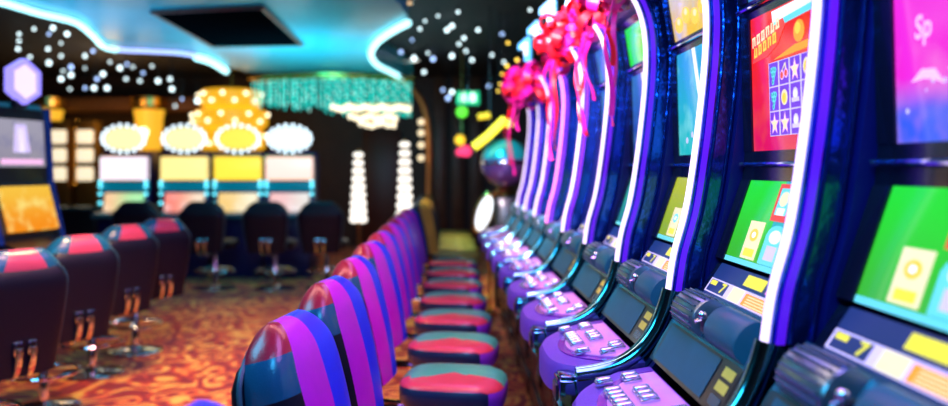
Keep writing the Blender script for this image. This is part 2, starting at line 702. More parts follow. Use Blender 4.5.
L_TEAL = lit('display_sea_green', (.02, .45, .42), 0.8)
L_CREAM = lit('display_cream', (.95, .85, .45), 0.85)
L_LILAC = lit('display_lilac', (.72, .62, .98), 0.85)
L_PALEP = lit('display_pale_pink', (1, .55, .85), 0.9)
L_NAVY = lit('display_navy', (.01, .04, .16), 0.7)
L_ORANGE = lit('display_orange', (1, .35, .02), 0.95)
SM = [None, L_WHITE, L_GOLD, L_YEL, L_PINK, L_RED, L_CYAN, L_PURP, L_TEAL, L_CREAM, L_LILAC, L_PALEP, L_NAVY, L_ORANGE]
WHT, GLD, YEL, PNK, RED, CYA, PUR, TEA, CRM, LIL, PPK, NAV, ORA = range(1, 14)


def scr(name, seg, base, parent, art=None):
    mb = MB()
    screen_base(mb, seg)
    if art:
        art(mb, seg)
    return mb.build(name, [base] + SM[1:], parent, smooth=0)


def art_cards(first, second):
    def f(mb, seg):
        decal(mb, seg, rect(0, 0, 1, .06), CYA, .0012)
        decal(mb, seg, rect(.47, .06, 1, 1), TEA, .0010)
        # framed face card top, two cards below
        decal(mb, seg, rect(0.420, .55, 0.600, .97), first, .0016)
        decal(mb, seg, rect(0.450, .62, 0.580, .92), CYA, .0022)
        decal(mb, seg, disc(0.515, .80, .085, .6), CRM, .0028)
        decal(mb, seg, rect(0.470, .62, 0.560, .70), WHT, .0028)
        decal(mb, seg, rect(0.640, .55, 0.810, .97), WHT, .0016)
        decal(mb, seg, rect(0.200, .08, 0.390, .52), CRM, .0016)
        decal(mb, seg, disc(0.295, .36, .075, .7), second, .0022)
        decal(mb, seg, rect(0.230, .11, 0.360, .20), YEL, .0022)
        decal(mb, seg, disc(0.295, .36, .035, .7), WHT, .0028)
        decal(mb, seg, rect(0.440, .07, 0.660, .40), CYA, .0016)
        decal(mb, seg, disc(0.550, .40, .11, .95), CYA, .0018)
        decal(mb, seg, disc(0.550, .38, .075, .9), WHT, .0024)
        decal(mb, seg, rect(0.490, .12, 0.610, .28), LIL, .0024)
    return f


def art_fruit(mb, seg):
    # pale header band, orange glow shape, title lettering and the symbol grid
    decal(mb, seg, [(.32, .86), (1, .90), (1, .98), (.30, .95)], CYA, .0012)
    decal(mb, seg, [(.30, .90), (.72, .93), (1, .965), (1, .995), (.29, .985)], WHT, .0018)
    decal(mb, seg, disc(.60, .78, .075, .8), ORA, .0014)
    decal(mb, seg, disc(.59, .80, .04, .8), GLD, .0020)
    decal(mb, seg, [(.30, .64), (.98, .66), (.98, .71), (.55, .70)], ORA, .0014)
    decal(mb, seg, [(.02, .66), (.06, .79), (.22, .84), (.42, .92), (.45, .86), (.35, .74), (.22, .68)], RED, .0014)
    r = random.Random(3)
    for row, (ty, n, h) in enumerate(((.775, 6, .075), (.695, 5, .075))):
        for i in range(n):
            s = .03 + i * .062 + (.02 if row else 0)
            t = ty + i * .014
            w = .046
            mi = CRM if row == 0 else GLD
            k = r.randrange(3)
            decal(mb, seg, [(s, t), (s + w * .34, t), (s + w * .42, t + h), (s + w * .08, t + h)], mi, .0026)
            if k != 1:
                decal(mb, seg, [(s, t + h * .75), (s + w, t + h * .86), (s + w, t + h * 1.08), (s, t + h)], mi, .0028)
            if k != 0:
                decal(mb, seg, [(s, t), (s + w, t + h * .08), (s + w, t + h * .32), (s, t + h * .24)], mi, .0028)
            decal(mb, seg, [(s + w * .66, t + .01), (s + w, t + .012), (s + w, t + h), (s + w * .66, t + h)], mi, .0030)
    g0, g1, h0, h1 = .235, .865, .10, .625
    decal(mb, seg, rect(g0, h0, g1, h1), LIL, .0014)
    cw, chh = (g1 - g0) / 5, (h1 - h0) / 3
    for i in range(5):
        for j in range(3):
            s0, t0 = g0 + cw * i, h0 + chh * j
            decal(mb, seg, rect(s0 + .008, t0 + .005, s0 + cw - .008, t0 + chh - .005), PUR, .0020)
            cx, cy = s0 + cw / 2, t0 + chh / 2
            kind = [['star', 'grape', 'grape'], ['star', 'lemon', 'cherry'], ['bell', 'bell', 'star'], ['star', 'bell', 'lemon'], ['cherry', 'star', 'bell']][i][j]
            if kind == 'star':
                decal(mb, seg, star(cx, cy - .004, .085, .64), PPK, .0026)
                decal(mb, seg, star(cx, cy - .004, .060, .64), CRM, .0032)
            elif kind == 'grape':
                for (dx, dy) in ((-.03, .03), (0, .035), (.03, .03), (-.018, 0), (.015, 0), (0, -.03), (-.01, -.055)):
                    decal(mb, seg, disc(cx + dx * .75, cy + dy, .021, .68), CYA, .0026)
                    decal(mb, seg, disc(cx + dx * .75, cy + dy, .013, .68), TEA, .0032)
            elif kind == 'cherry':
                decal(mb, seg, disc(cx - .022, cy - .02, .034, .68), PPK, .0026)
                decal(mb, seg, disc(cx + .026, cy - .012, .034, .68), PPK, .0026)
                decal(mb, seg, disc(cx - .022, cy - .02, .024, .68), RED, .0032)
                decal(mb, seg, disc(cx + .026, cy - .012, .024, .68), RED, .0032)
                decal(mb, seg, [(cx - .022, cy + .01), (cx - .012, cy + .01), (cx + .03, cy + .06), (cx + .018, cy + .06)], CRM, .0036)
                decal(mb, seg, [(cx + .02, cy + .02), (cx + .032, cy + .02), (cx + .03, cy + .06), (cx + .018, cy + .06)], CRM, .0036)
            elif kind == 'lemon':
                decal(mb, seg, disc(cx, cy, .055, .68), CRM, .0026)
                decal(mb, seg, disc(cx, cy - .005, .036, .68), GLD, .0032)
            else:
                decal(mb, seg, disc(cx, cy + .01, .042, .68), LIL, .0026)
                decal(mb, seg, rect(cx - .042, cy - .045, cx + .042, cy - .015), LIL, .0028)
                decal(mb, seg, disc(cx, cy + .008, .026, .68), WHT, .0032)


def art_sp(mb, seg):
    words(mb, seg, 'Sp', .19, .56, .16, PPK, .66, bold=.02, slant=.12)
    r = random.Random(5)
    decal(mb, seg, [(.10, .30), (.17, .36), (.25, .35), (.30, .27), (.24, .30), (.18, .31)], PPK, .0016)
    decal(mb, seg, [(.32, .34), (.37, .36), (.36, .29)], PPK, .0016)
    for i in range(14):
        decal(mb, seg, disc(.05 + .9 * r.random(), .03 + .28 * r.random(), .006 + .008 * r.random(), .8), LIL, .0016)
    decal(mb, seg, [(.50, 1), (.60, 1), (.80, .45), (.74, .45)], PPK, .0014)


def art_sun(mb, seg):
    for i in range(5):
        decal(mb, seg, disc(.15 + .18 * i, .30 + .12 * (i % 2), .17, .5), GLD, .0014 + .0004 * i)
        decal(mb, seg, disc(.17 + .18 * i, .36 + .12 * (i % 2), .07, .5), CRM, .0036)


def art_streak(mb, seg):
    decal(mb, seg, [(.35, 1), (.42, 1), (.66, 0), (.60, 0)], WHT, .0014)
    decal(mb, seg, [(.60, 1), (.80, .80), (1, .55), (1, 1)], WHT, .0014)
    for i in range(6):
        decal(mb, seg, disc(.2 + .12 * i, .14 + .05 * (i % 3), .03, .7), LIL, .0016)


def art_label(mb, seg):
    decal(mb, seg, rect(0, .55, .62, .97), NAV, .0010)
    decal(mb, seg, rect(.42, .60, .66, .92), YEL, .0016)
    decal(mb, seg, rect(.70, .58, .98, .92), PNK, .0016)
    decal(mb, seg, rect(.0, .06, .98, .50), LIL, .0012)
    decal(mb, seg, rect(.02, .10, .28, .46), NAV, .0018)
    decal(mb, seg, rect(.03, .30, .12, .44), YEL, .0024)
    words(mb, seg, '7', .23, .28, .40, YEL, .30, bold=.03)
    decal(mb, seg, rect(.34, .08, .50, .48), CRM, .0018)
    decal(mb, seg, rect(.52, .10, .96, .44), ORA, .0018)
    for i in range(4):
        decal(mb, seg, rect(.56, .13 + .075 * i, .92, .16 + .075 * i), CRM, .0024)


def art_tilt(mb, seg):
    decal(mb, seg, rect(.02, .05, .72, .95), 0, .002)


def g_tilt(mb):
    slab(mb, S_TILT[0], S_TILT[1], Y0, Y1, .02, 0)
    mb.add([pt(S_TILT, s, t, .002) for s, t in rect(.03, .08, .76, .94)], [[0, 1, 2, 3]], 1)
    mb.add([pt(S_TILT, s, t, .0015) for s, t in rect(.80, .06, .99, .94)], [[0, 1, 2, 3]], 0)
    for k, t in enumerate((.12, .40, .68)):
        mb.add([pt(S_TILT, s, q, .003) for s, q in rect(.84, t, .96, t + .20)], [[0, 1, 2, 3]], 3 if k == 0 else 2)


def g_bill(mb):
    slab(mb, S_BILL[0], S_BILL[1], Y0, Y1, .02, 0)


def bulge(mb, s0, s1, ribs):
    """half-barrel speaker / note pod standing on the bill plate"""
    nseg, n = 12, 10
    rows = []
    for i in range(n + 1):
        a = PI * i / n
        t = .06 + .88 * (0.5 - 0.5 * math.cos(a))
        h = .052 * math.sin(a) ** .7
        rows.append([(s0, t, 0.0), (s0 + .015, t, h * .92), (s0 + .03, t, h), (s1 - .03, t, h), (s1 - .015, t, h * .92), (s1, t, 0.0)])
    vs = [pt(S_BILL, s, t, h) for r in rows for s, t, h in r]
    m = 6
    fs = []
    for i in range(n):
        for k in range(m - 1):
            fs.append([i * m + k, i * m + k + 1, (i + 1) * m + k + 1, (i + 1) * m + k])
    mb.add(vs, fs, 0)
    if ribs:
        for i in range(1, n):
            a = PI * (i + .3) / n
            t = .06 + .88 * (0.5 - 0.5 * math.cos(a))
            h = .052 * math.sin(a) ** .7 + .002
            mb.tube([pt(S_BILL, s0 + .035, t, h), pt(S_BILL, s1 - .035, t, h)], .0028, 6, 1)


BTN = [(.45, .215), (.455, .115), (.455, .08), (.455, .045), (.455, .01), (.455, -.025), (.455, -.135),
       (.525, .225), (.525, .19), (.525, .085), (.525, .045), (.525, .005), (.565, -.12), (.565, -.155), (.525, -.19)]


def g_button(mb):
    mb.box((0, 0, .004), (.050, .029, .012), bev=.003)
    mb.box((0, 0, .013), (.044, .023, .012), bev=.0055, seg=3)


def g_latch(mb):
    mb.box((.385 - U0, -.275, .868), (.075, .13, .085), 0, bev=.008)
    mb.box((.344 - U0, -.275, .868), (.008, .075, .05), 1, bev=.003)
    mb.box((.385 - U0, -.275, .914), (.06, .09, .012), 0, bev=.004)


def g_digit(mb):
    pts = [(-.062, .018), (-.062, -.022), (-.008, .012), (-.008, -.115), (.040, -.115), (.040, .075), (.006, .075)]
    M = Matrix.Rotation(math.radians(-25), 4, 'Z')
    n = len(pts)
    for th, gr, mi in ((.02, 1.0, 0), (.028, .55, 1)):
        cx = sum(p[0] for p in pts) / n
        cz = sum(p[1] for p in pts) / n
        v = []
        for sgn in (-1, 1):
            for (a, b) in pts:
                q = M @ Vector(((cx + (a - cx) * gr), sgn * th, 0))
                v.append((q.x - .20, q.y, 2.53 + (cz + (b - cz) * gr)))
        fs = [list(range(n)), [n + i for i in range(n - 1, -1, -1)]] + [[i, (i + 1) % n, n + (i + 1) % n, n + i] for i in range(n)]
        mb.add(v, fs, mi)


def slot_machine(yc, label, low, low_art, up, up_art, top, top_art, x=U0, rz=0.0, digit=False, neon=NEON, full=True, group='machines of the neon-edged row'):
    t = thing('slot_machine', label, 'slot machine', (x, yc, 0), rz, group)
    cached('cabinet', CABINET, g_cabinet, t)
    cached('base', BASEM, g_base, t)
    dk = cached('deck', DECKM, g_deck, t)
    cached('deck_rim', DECKRIM, lambda mb: plate(mb, .395, .275, .0, .004), dk)
    pk = cached('button_plate', PINKP, lambda mb: plate(mb, .420, .252, .003, .005), dk)
    if full:
        for (u, y) in BTN:
            b = cached('button', BUTTON, g_button, pk if False else dk)
            b.location = (u - U0, y, zdeck(u) + .008)
            b.rotation_euler = (0, -math.atan(.17), 0)
    cached('side_trim', TRIMCHROME, g_sidetrim, t)
    cached('latch_box', [TRIMCHROME, CABDARK], g_latch, t)
    bd = cached('light_band', BCHROME, g_band, t)
    cached('halo_edging', VIOLET, g_halo_edging, bd)
    cached('neon_strip', neon, g_neon, t, key='neon_strip' + neon.name)
    cached('neon_end', NEONEND, lambda mb: mb.tube([(u - .004, -.345, z) for u, z in TP[-9:]], .010, 8), t)
    cached('message_panel', [CABDARK, TEALPL2, mat('yellow_decal', (.75, .68, .08), .4), TEALPL], g_tilt, t, 0)
    bp = cached('pod_plate', TEALPL, g_bill, t, 0)
    cached('speaker_pod', [GRILLE, TEALPL], lambda mb: bulge(mb, .05, .42, True), bp)
    cached('note_pod', [TEALPL2, GRILLE], lambda mb: bulge(mb, .56, .96, False), bp)
    cached('key_lock', [CHROME, CABDARK], lambda mb: (mb.box(pt(S_BILL, .49, .35, .02), (.03, .035, .04), 1, bev=.006),
                                                     mb.ball(pt(S_BILL, .49, .45, .045), .012, 0, 8),
                                                     mb.tube([pt(S_BILL, .49, .45, .03), pt(S_BILL, .49, .25, .05)], .005, 8, 0)), bp)

    def g_frame(mb):
        for seg in (S_LABEL, S_LOW, S_UP, S_TOP):
            slab(mb, pt(seg, 0, 0, -.014)[0::2], pt(seg, 0, 1, -.014)[0::2], Y0, Y1, .02)
        for a, b in ((S_LOW[1], S_UP[0]), (S_UP[1], S_TOP[0]), (S_TOP[1], (.80 - U0, 2.26))):
            slab(mb, a, b, Y0, Y1, .03)
        for seg in (S_LOW, S_UP, S_TOP):
            for ya, yb in ((-.286, -.264), (.252, .318)):
                a, b = seg
                slab(mb, (a[0] - .004, a[1]), (b[0] - .004, b[1]), ya, yb, .02)
    fr = cached('screen_bezel', SCR_FRAME, g_frame, t, 0)

    for q_, (a, b) in enumerate(((S_LOW[1], S_UP[0]), (S_UP[1], S_TOP[0]))):
        c = ((a[0] + b[0]) / 2 - .012, (a[1] + b[1]) / 2)
        cached('divider_bar', CHROME, lambda mb: mb.tube([(c[0], Y0 + .01, c[1] + .004), (c[0], Y1 - .01, c[1] + .004)], .007, 8), fr, key='bar%d' % q_)
    key = (low.name, up.name, top.name)
    scr('label_strip', S_LABEL, L_NAVY, t, art_label)
    scr('lower_screen', S_LOW, low, t, low_art)
    scr('upper_screen', S_UP, up, t, up_art)
    scr('top_screen', S_TOP, top, t, top_art)
    if digit:
        cached('number_topper', [lit('ice_blue_sign', (.10, .55, 1.0), 1.3), lit('sign_white', (.75, .93, 1), 1.6)], g_digit, t)
        cached('topper_post', CHROME, lambda mb: mb.tube([(-.02, 0, 2.32), (-.08, 0, 2.38), (-.20, 0, 2.43)], .012, 8), t)
    return t


P, YS = 0.72, 1.30
rows = [
    ('slot machine with glossy magenta upper screen lettered Sp above green cards', C_GREEN, art_cards(RED, GLD), C_MAG, art_sp, C_BLUE, None),
    ('slot machine with red fruit-symbol upper screen above a green card screen', C_GREEN, art_cards(RED, GLD), C_RED, art_fruit, C_BLUE, art_streak),
    ('slot machine with gold top picture, cyan screen and lime lower screen', C_LIME, art_cards(CYA, CYA), C_CYAN, art_streak, C_YEL, art_sun),
    ('slot machine next beyond the cyan-screened one, under a pink bow', C_TEALS, art_cards(GLD, RED), C_BLUE, art_streak, C_GREEN, None),
    ('fifth slot machine of the neon row, second past the cyan screen', C_TEALS, None, C_BLUE, art_streak, C_BLUE, None),
    ('sixth slot machine of the neon row, first with a glowing number one', C_LIME, None, C_BLUE, None, C_BLUE, None),
    ('seventh slot machine of the neon row, middle number one topper', C_TEALS, None, C_CYAN, None, C_BLUE, None),
    ('slot machine edged with pink neon, third number one topper', C_TEALS, None, C_BLUE, None, C_BLUE, None),
    ('ninth slot machine of the neon row, behind the pink neon one', C_TEALS, None, C_BLUE, None, C_BLUE, None),
    ('last slot machine of the neon row, beside the shiny globe', C_TEALS, None, C_BLUE, None, C_BLUE, None),
]
for k, (lb, lo_, la, up_, ua, tp_, ta) in enumerate(rows):
    slot_machine(YS + P * k, lb, lo_, la, up_, ua, tp_, ta, digit=k in (4, 5, 6, 7), neon=NEONP if k == 6 else NEON, full=k < 8)

# ------------------------------------------------------------------ casino chairs
SEAT_Z = 0.63


def back_frame(t):
    """centre line of the backrest: (x, z) in chair space"""
    z = .575 + .575 * t
    x = -.402 - .075 * t
    return x, z


def half_w(t):
    w = .185 + .035 * math.sin(min(1, t / .7) * PI / 2)
    if t > .70:
        q = (t - .70) / .30
        w *= (1 - .50 * q ** 2.4)
    return w


def g_pad(mb, mats_by):
    """upholstered pad; mats_by(y / half width, is_rear, t) -> slot index"""
    T, NF, NR = 30, 34, 12
    sec = []
    for i in range(NF):
        u = -1 + 2 * i / NF
        yn = math.copysign(1 - (1 - abs(u)) ** 2.0, u)
        sec.append((yn, max(0.0, 1 - abs(yn) ** 3.6) ** (1 / 3.0), False))
    for i in range(NR):
        u = 1 - 2 * i / NR
        yn = math.copysign(1 - (1 - abs(u)) ** 2.0, u)
        sec.append((yn, -max(0.0, 1 - abs(yn) ** 3.6) ** (1 / 3.0), True))
    N = len(sec)
    nrm = Vector((.96, 0, .27)).normalized()
    rows_, ts = [], []
    for j in range(T + 1):
        t = 1 - (1 - j / T) ** 1.35
        ts.append(t)
        q = 0 if t < .80 else (t - .80) / .20
        x, z = back_frame(t)
        k = max(math.sqrt(max(0.0, 1 - q ** 2.2)), .03)
        fth, rth = (.135 - .06 * t) * k, .075 * k
        hw = half_w(t)
        r = []
        for yn, dn, rear in sec:
            d = dn * (rth if rear else fth)
            if not rear:
                d += .016 * math.sin(PI * min(1, t * 1.1)) * max(0, dn) * k
            r.append((x + d * nrm.x, yn * hw, z + d * nrm.z))
        rows_.append(r)
    vs = [p for r in rows_ for p in r]
    fs, ms = [], []
    for j in range(T):
        tm = (ts[j] + ts[j + 1]) / 2
        for i in range(N):
            l = (i + 1) % N
            fs.append([j * N + i, j * N + l, (j + 1) * N + l, (j + 1) * N + i])
            ym = (sec[i][0] + sec[l][0]) / 2
            ms.append(mats_by(ym, sec[i][2], tm))
    fs.append(list(range(N - 1, -1, -1)))
    ms.append(0)
    fs.append([T * N + i for i in range(N)])
    ms.append(mats_by(0, False, 1))
    mb.add(vs, fs, ms)


def shell_outline(t):
    x, z = back_frame(t)
    return x, z, half_w(t) * 1.015


def g_shell(mb):
    N, T = 20, 14
    tm = .90
    rows_ = []
    for j in range(T + 1):
        t = -.06 + (tm + .06) * j / T
        x, z, hw = shell_outline(max(t, 0))
        if t < 0:
            z += .585 * t
            x += .05 * -t
        q = max(0, (j / T - .82) / .18)
        k = math.sqrt(max(.02, 1 - q * q))
        r = []
        for i in range(N + 1):
            a = PI * i / N
            c, s = math.cos(a), math.sin(a)
            y = -hw * math.copysign(abs(c) ** .5, c) * (1 - .22 * q ** 2)
            d = -(.040 + .058 * k * abs(s) ** .6)
            n = Vector((.96, 0, .27)).normalized()
            r.append((x + d * n.x, y, z + d * n.z))
        rows_.append(r)
    m = N + 1
    vs = [p for r in rows_ for p in r]
    fs = []
    for j in range(T):
        for i in range(N):
            fs.append([j * m + i, j * m + i + 1, (j + 1) * m + i + 1, (j + 1) * m + i])
        fs.append([j * m + N, j * m, (j + 1) * m, (j + 1) * m + N])
    fs.append(list(range(m - 1, -1, -1)))
    fs.append([T * m + i for i in range(m)])
    mb.add(vs, fs)


def g_piping(mb):
    n = Vector((.96, 0, .27)).normalized()
    dd, L, R = -.046, [], []
    for j in range(25):
        jj = j / 24
        t = .01 + .89 * jj
        q = max(0, (jj - .82) / .18)
        x, z, hw = shell_outline(t)
        y = hw * (1 - .22 * q * q) * 1.01
        L.append((x + dd * n.x, -y, z + dd * n.z))
        R.append((x + dd * n.x, y, z + dd * n.z))
    top = L[-1]
    mid = [(top[0], top[1] * (1 - i / 4), top[2] + .004 * math.sin(PI * i / 8)) for i in range(1, 8)]
    mb.tube(L + mid + R[::-1], .0075, 6)


def g_seat(mb, split):
    N, = (40,)
    prof = [(.90, -.105), (.985, -.085), (1.0, -.045), (.985, -.012), (.93, .002), (.80, .010), (.55, .014), (.28, .015)]
    rows_ = []
    for (k, dz) in prof:
        r = []
        for i in range(N):
            a = 2 * PI * i / N
            c, s = math.cos(a), math.sin(a)
            x = .01 + .235 * k * math.copysign(abs(c) ** .55, c)
            y = .225 * k * math.copysign(abs(s) ** .55, s)
            r.append((x, y, SEAT_Z + dz - .012 * (1 - k) * 0 + (.008 if c > .5 else 0) * (-1 if k > .9 else 0)))
        rows_.append(r)
    vs = [p for r in rows_ for p in r]
    fs, ms = [], []
    for j in range(len(prof) - 1):
        for i in range(N):
            l = (i + 1) % N
            f = [j * N + i, j * N + l, (j + 1) * N + l, (j + 1) * N + i]
            fs.append(f)
            cy = sum(vs[q][1] for q in f) / 4
            cx = sum(vs[q][0] for q in f) / 4
            if j < 3:
                ms.append(3 if cx > .19 and j >= 1 else 2)
            else:
                ms.append(0 if cy < split(cx) else 1)
    mb.add(vs, fs, ms)
    # crowned top with the curved colour seam
    G = 16
    k0 = .28
    gv, gf, gm = [], [], []
    ring = rows_[-1]
    cvi = len(ring)
    vs2 = list(ring) + [(.01, 0, SEAT_Z + .016)]
    for i in range(N):
        l = (i + 1) % N
        gf.append([i, l, cvi])
        cy = (ring[i][1] + ring[l][1]) / 3
        gm.append(0 if cy < split(.01) else 1)
    mb.add(vs2, gf, gm)
    bt = rows_[0]
    mb.add(bt, [list(range(N - 1, -1, -1))], 2)


def g_pole(mb):
    mb.lathe([(.030, .02), (.030, .30), (.024, .31), (.024, .53)], 16)


def g_foot(mb):
    mb.lathe([(.225, 0), (.225, .012), (.20, .022), (.06, .035), (.036, .06)], 32)


def g_ring(mb):
    mb.tube([(.21 * math.cos(2 * PI * i / 32), .21 * math.sin(2 * PI * i / 32), .24) for i in range(32)], .013, 8, closed=True)
    for k in range(3):
        a = 2 * PI * k / 3 + .4
        mb.tube([(.03 * math.cos(a), .03 * math.sin(a), .26), (.21 * math.cos(a), .21 * math.sin(a), .24)], .009, 6)


def bracket(y):
    def f(mb):
        mb.tube(smooth_path([(-.05, y, .50), (-.28, y, .485), (-.47, y, .51), (-.525, y, .58), (-.532, y, .66)], 4), .015, 8)
        mb.box((-.522, y, .66), (.014, .045, .07), bev=.004)
    return f


def g_under(mb):
    mb.box((0, 0, .515), (.26, .22, .02), bev=.006)
    mb.lathe([(.05, .49), (.07, .525)], 16)


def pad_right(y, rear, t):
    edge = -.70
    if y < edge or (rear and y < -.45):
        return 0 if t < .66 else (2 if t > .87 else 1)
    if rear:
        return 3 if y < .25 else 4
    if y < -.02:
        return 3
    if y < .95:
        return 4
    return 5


def pad_left(y, rear, t):
    return 3 if -.50 < y < .50 else 1


def make_chair(key, label, group, pad_fn, pad_m, seat_m, loc_, rz):
    t = thing('casino_chair', label, 'chair', loc_, rz, group)
    cached('backrest', pad_m, lambda mb: g_pad(mb, pad_fn), t, 60, 'pad' + key)
    sh = cached('back_shell', LEATHER, g_shell, t, 50, 'shell' + key)
    cached('piping', mat('teal_piping', (.03, .10, .13), .35), g_piping, sh)
    cached('seat', seat_m, lambda mb: g_seat(mb, lambda x: .035 * math.sin(x * 14 + .6) - .055), t, 50, 'seat' + key)
    cached('pole', CHROME, g_pole, t)
    cached('foot_plate', CHROME, g_foot, t)
    cached('foot_ring', CHROME, g_ring, t)
    cached('seat_plate', CABDARK, g_under, t)
    for y in (-.035, .035):
        cached('back_bracket', CHROME, bracket(y), t, key='bracket%.3f' % y)
    return t


CX0 = 0.015
ORD = ['first', 'second', 'third', 'fourth', 'fifth', 'sixth', 'seventh', 'eighth', 'ninth', 'tenth', 'eleventh']
row_labels = [
    'striped casino chair of which only the top rim shows at the lower frame edge',
    'biggest full purple and blue striped chair back, first of the row',
    'second full purple and blue striped chair back, behind the biggest one',
    'third full striped chair back, its rose and sea-green seat largest of all',
    'fourth striped casino chair back along the neon machines',
    'fifth striped casino chair back along the neon machines',
    'sixth striped casino chair back along the neon machines',
    'seventh striped casino chair back along the neon machines',
    'eighth striped casino chair back along the neon machines',
    'ninth striped chair, last before the gold-backed chairs begin']
ROT = math.radians(-10)
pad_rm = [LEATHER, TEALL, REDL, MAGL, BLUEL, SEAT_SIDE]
first_chair = None
for j, lb in enumerate(row_labels):
    y = 1.38 + P * j - (.17 if j == 0 else 0)
    x = CX0 + 0.006 * j
    if first_chair is None:
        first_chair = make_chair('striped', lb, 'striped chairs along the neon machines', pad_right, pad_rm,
                                 [SEAT_R, SEAT_T, SEAT_SIDE, SEAT_PLIT], (x, y, 0), ROT)
    else:
        copy_thing(first_chair, (x, y, 0), ROT + math.radians(rnd.uniform(-2, 2)), lb)
gold_first = None
for j in range(5):
    y = 8.65 + P * j
    gx = CX0 + .10
    lb = 'gold and navy chair number %s behind the striped row, yellow-lit seat' % ['one', 'two', 'three', 'four', 'five', 'six'][j]
    if gold_first is None:
        gold_first = make_chair('gold', 'gold and navy backed chair, first behind the striped row', 'gold chairs past the striped row', pad_left,
                                [LEATHER, SEAT_SIDE, GOLDL, GOLDL, GOLDL, SEAT_SIDE], [SEAT_YLIT, SEAT_YLIT, SEAT_SIDE, SEAT_YLIT], (gx, y, 0), math.radians(-30))
    else:
        copy_thing(gold_first, (gx, y, 0), math.radians(-30),
                   'gold chair with yellow-lit seat, %s of those past the striped row' % ORD[j])

left_labels = ['dark chair with red-topped back, cut off by the frame edge',
               'dark chair with pink and teal top, second in the row facing the hexagon-topped machine',
               'dark chair with bright red top stripe, third in the row facing the hexagon-topped machine',
               'slim dark chair with red top stripe, last before the open carpet']
lf = None
for j, lb in enumerate(left_labels):
    px, d = [(2, 4.0), (68, 4.85), (115, 5.72), (157, 6.45)][j]
    x = (px - CX) * d / F - .28
    d += .26
    if lf is None:
        lf = make_chair('dark', lb, 'dark chairs facing the hexagon-topped machine', pad_left,
                        [LEATHER, TEALL, REDL, PINKL, TEALL, SEAT_SIDE], [REDL, SEAT_SIDE, SEAT_SIDE, REDL], (x, d, 0), PI - math.radians(36))
    else:
        copy_thing(lf, (x, d, 0), PI - math.radians([0, 38, 36, 42][j]), lb)

# ------------------------------------------------------------------ hexagon-topped machines on the far left
lm = thing('slot_machine', 'slot machine with a glowing hexagon sign and an amber lower screen', 'slot machine', (-3.29, 6.05, 0), PI - math.radians(14))
BLUEF = mat('blue_lacquer', (.01, .05, .30), .25, coat=.4)
LQ_LOW, LQ_UP = ((-.185, 1.09), (-.085, 1.42)), ((-.055, 1.57), (-.03, 1.93))
MB().prism([(-.42, .80), (-.42, .92), (-.16, 1.02), (-.04, 1.45), (.0, 2.02), (.05, 2.06), (.45, 2.06), (.45, 0), (-.12, 0), (-.12, .80)], -.30, .30).build('cabinet', CABDARK, lm, 0)
for yy in (-.315, .315):
    b = MB()
    fr_ = [(-.18, 1.0), (-.065, 1.46), (-.03, 2.03)]
    b.strip(fr_, [(u + .12, z) for u, z in fr_], yy - .018, yy + .018)
    b.build('side_frame', BLUEF, lm, 20)


def own_screen(name, seg, m_, art=None):
    mb = MB()
    (u0, z0), (u1, z1) = seg
    l_ = math.hypot(u1 - u0, z1 - z0)
    n_ = (-(z1 - z0) / l_, (u1 - u0) / l_)
    def q(s, t, off):
        return (u0 + (u1 - u0) * t + n_[0] * off, .24 - .48 * s, z0 + (z1 - z0) * t + n_[1] * off)
    mb.add([q(s, t, .012) for s, t in rect(0, 0, 1, 1)] + [q(s, t, -.03) for s, t in rect(0, 0, 1, 1)],
           [[0, 1, 2, 3], [7, 6, 5, 4], [0, 4, 5, 1], [1, 5, 6, 2], [2, 6, 7, 3], [3, 7, 4, 0]], 0)
    for poly, mi in art or []:
        mb.add([q(s, t, .014) for s, t in poly], [list(range(len(poly)))], mi)
    return mb.build(name, [m_] + SM[1:], lm, 0)


own_screen('lower_screen', LQ_LOW, screen_mat('amber_game_screen', (.95, .28, .005), (.95, .55, .05), 1.0, 'Z', 1.1, 1.42, .8, (1, .80, .22)))
own_screen('upper_screen', LQ_UP, screen_mat('grey_game_screen', (.38, .35, .46), (.45, .43, .55), .8, 'Z', 1.6, 1.9, .5, (.2, .2, .45)),
           [([(.32, .30), (.68, .30), (.62, .90), (.38, .90)], LIL), (rect(.06, .05, .94, .16), PPK), (rect(.44, .30, .56, .80), WHT)])
b = MB()
b.box((-.27, 0, .93), (.26, .56, .03), 0, Matrix.Rotation(-math.radians(20), 4, 'Y'), .01)
b.build('deck', TEALPL, lm)


def hex_ring(mb, r0, r1, x0, x1, zc, n=6, ph=PI / 6, mi=0):
    vs, fs = [], []
    for i in range(n):
        a = ph + 2 * PI * i / n
        for (r, x) in ((r0, x0), (r1, x0), (r1, x1), (r0, x1)):
            vs.append((x, r * math.cos(a), zc + r * math.sin(a)))
    for i in range(n):
        j = (i + 1) % n
        for k in range(4):
            l = (k + 1) % 4
            fs.append([4 * i + k, 4 * i + l, 4 * j + l, 4 * j + k])
    mb.add(vs, fs, mi)


hs = MB()
hex_ring(hs, .135, .175, -.10, -.04, 2.22)
ho = hs.build('hexagon_sign', lit('violet_sign_rim', (.30, .25, 1.0), 1.5), lm, 0)
hp_ = MB()
hp_.prism([(.137 * math.cos(PI / 6 + PI * i / 3), 2.22 + .137 * math.sin(PI / 6 + PI * i / 3)) for i in range(6)], -.08, -.05, 'yz')
hp_.build('sign_face', lit('sign_face_white', (1.0, .80, .95), 1.0), ho, 0)
MB().box((-.03, 0, 2.07), (.06, .12, .10), bev=.01).build('sign_bracket', CABDARK, lm)

# ------------------------------------------------------------------ far bank of four machines
BW = .80


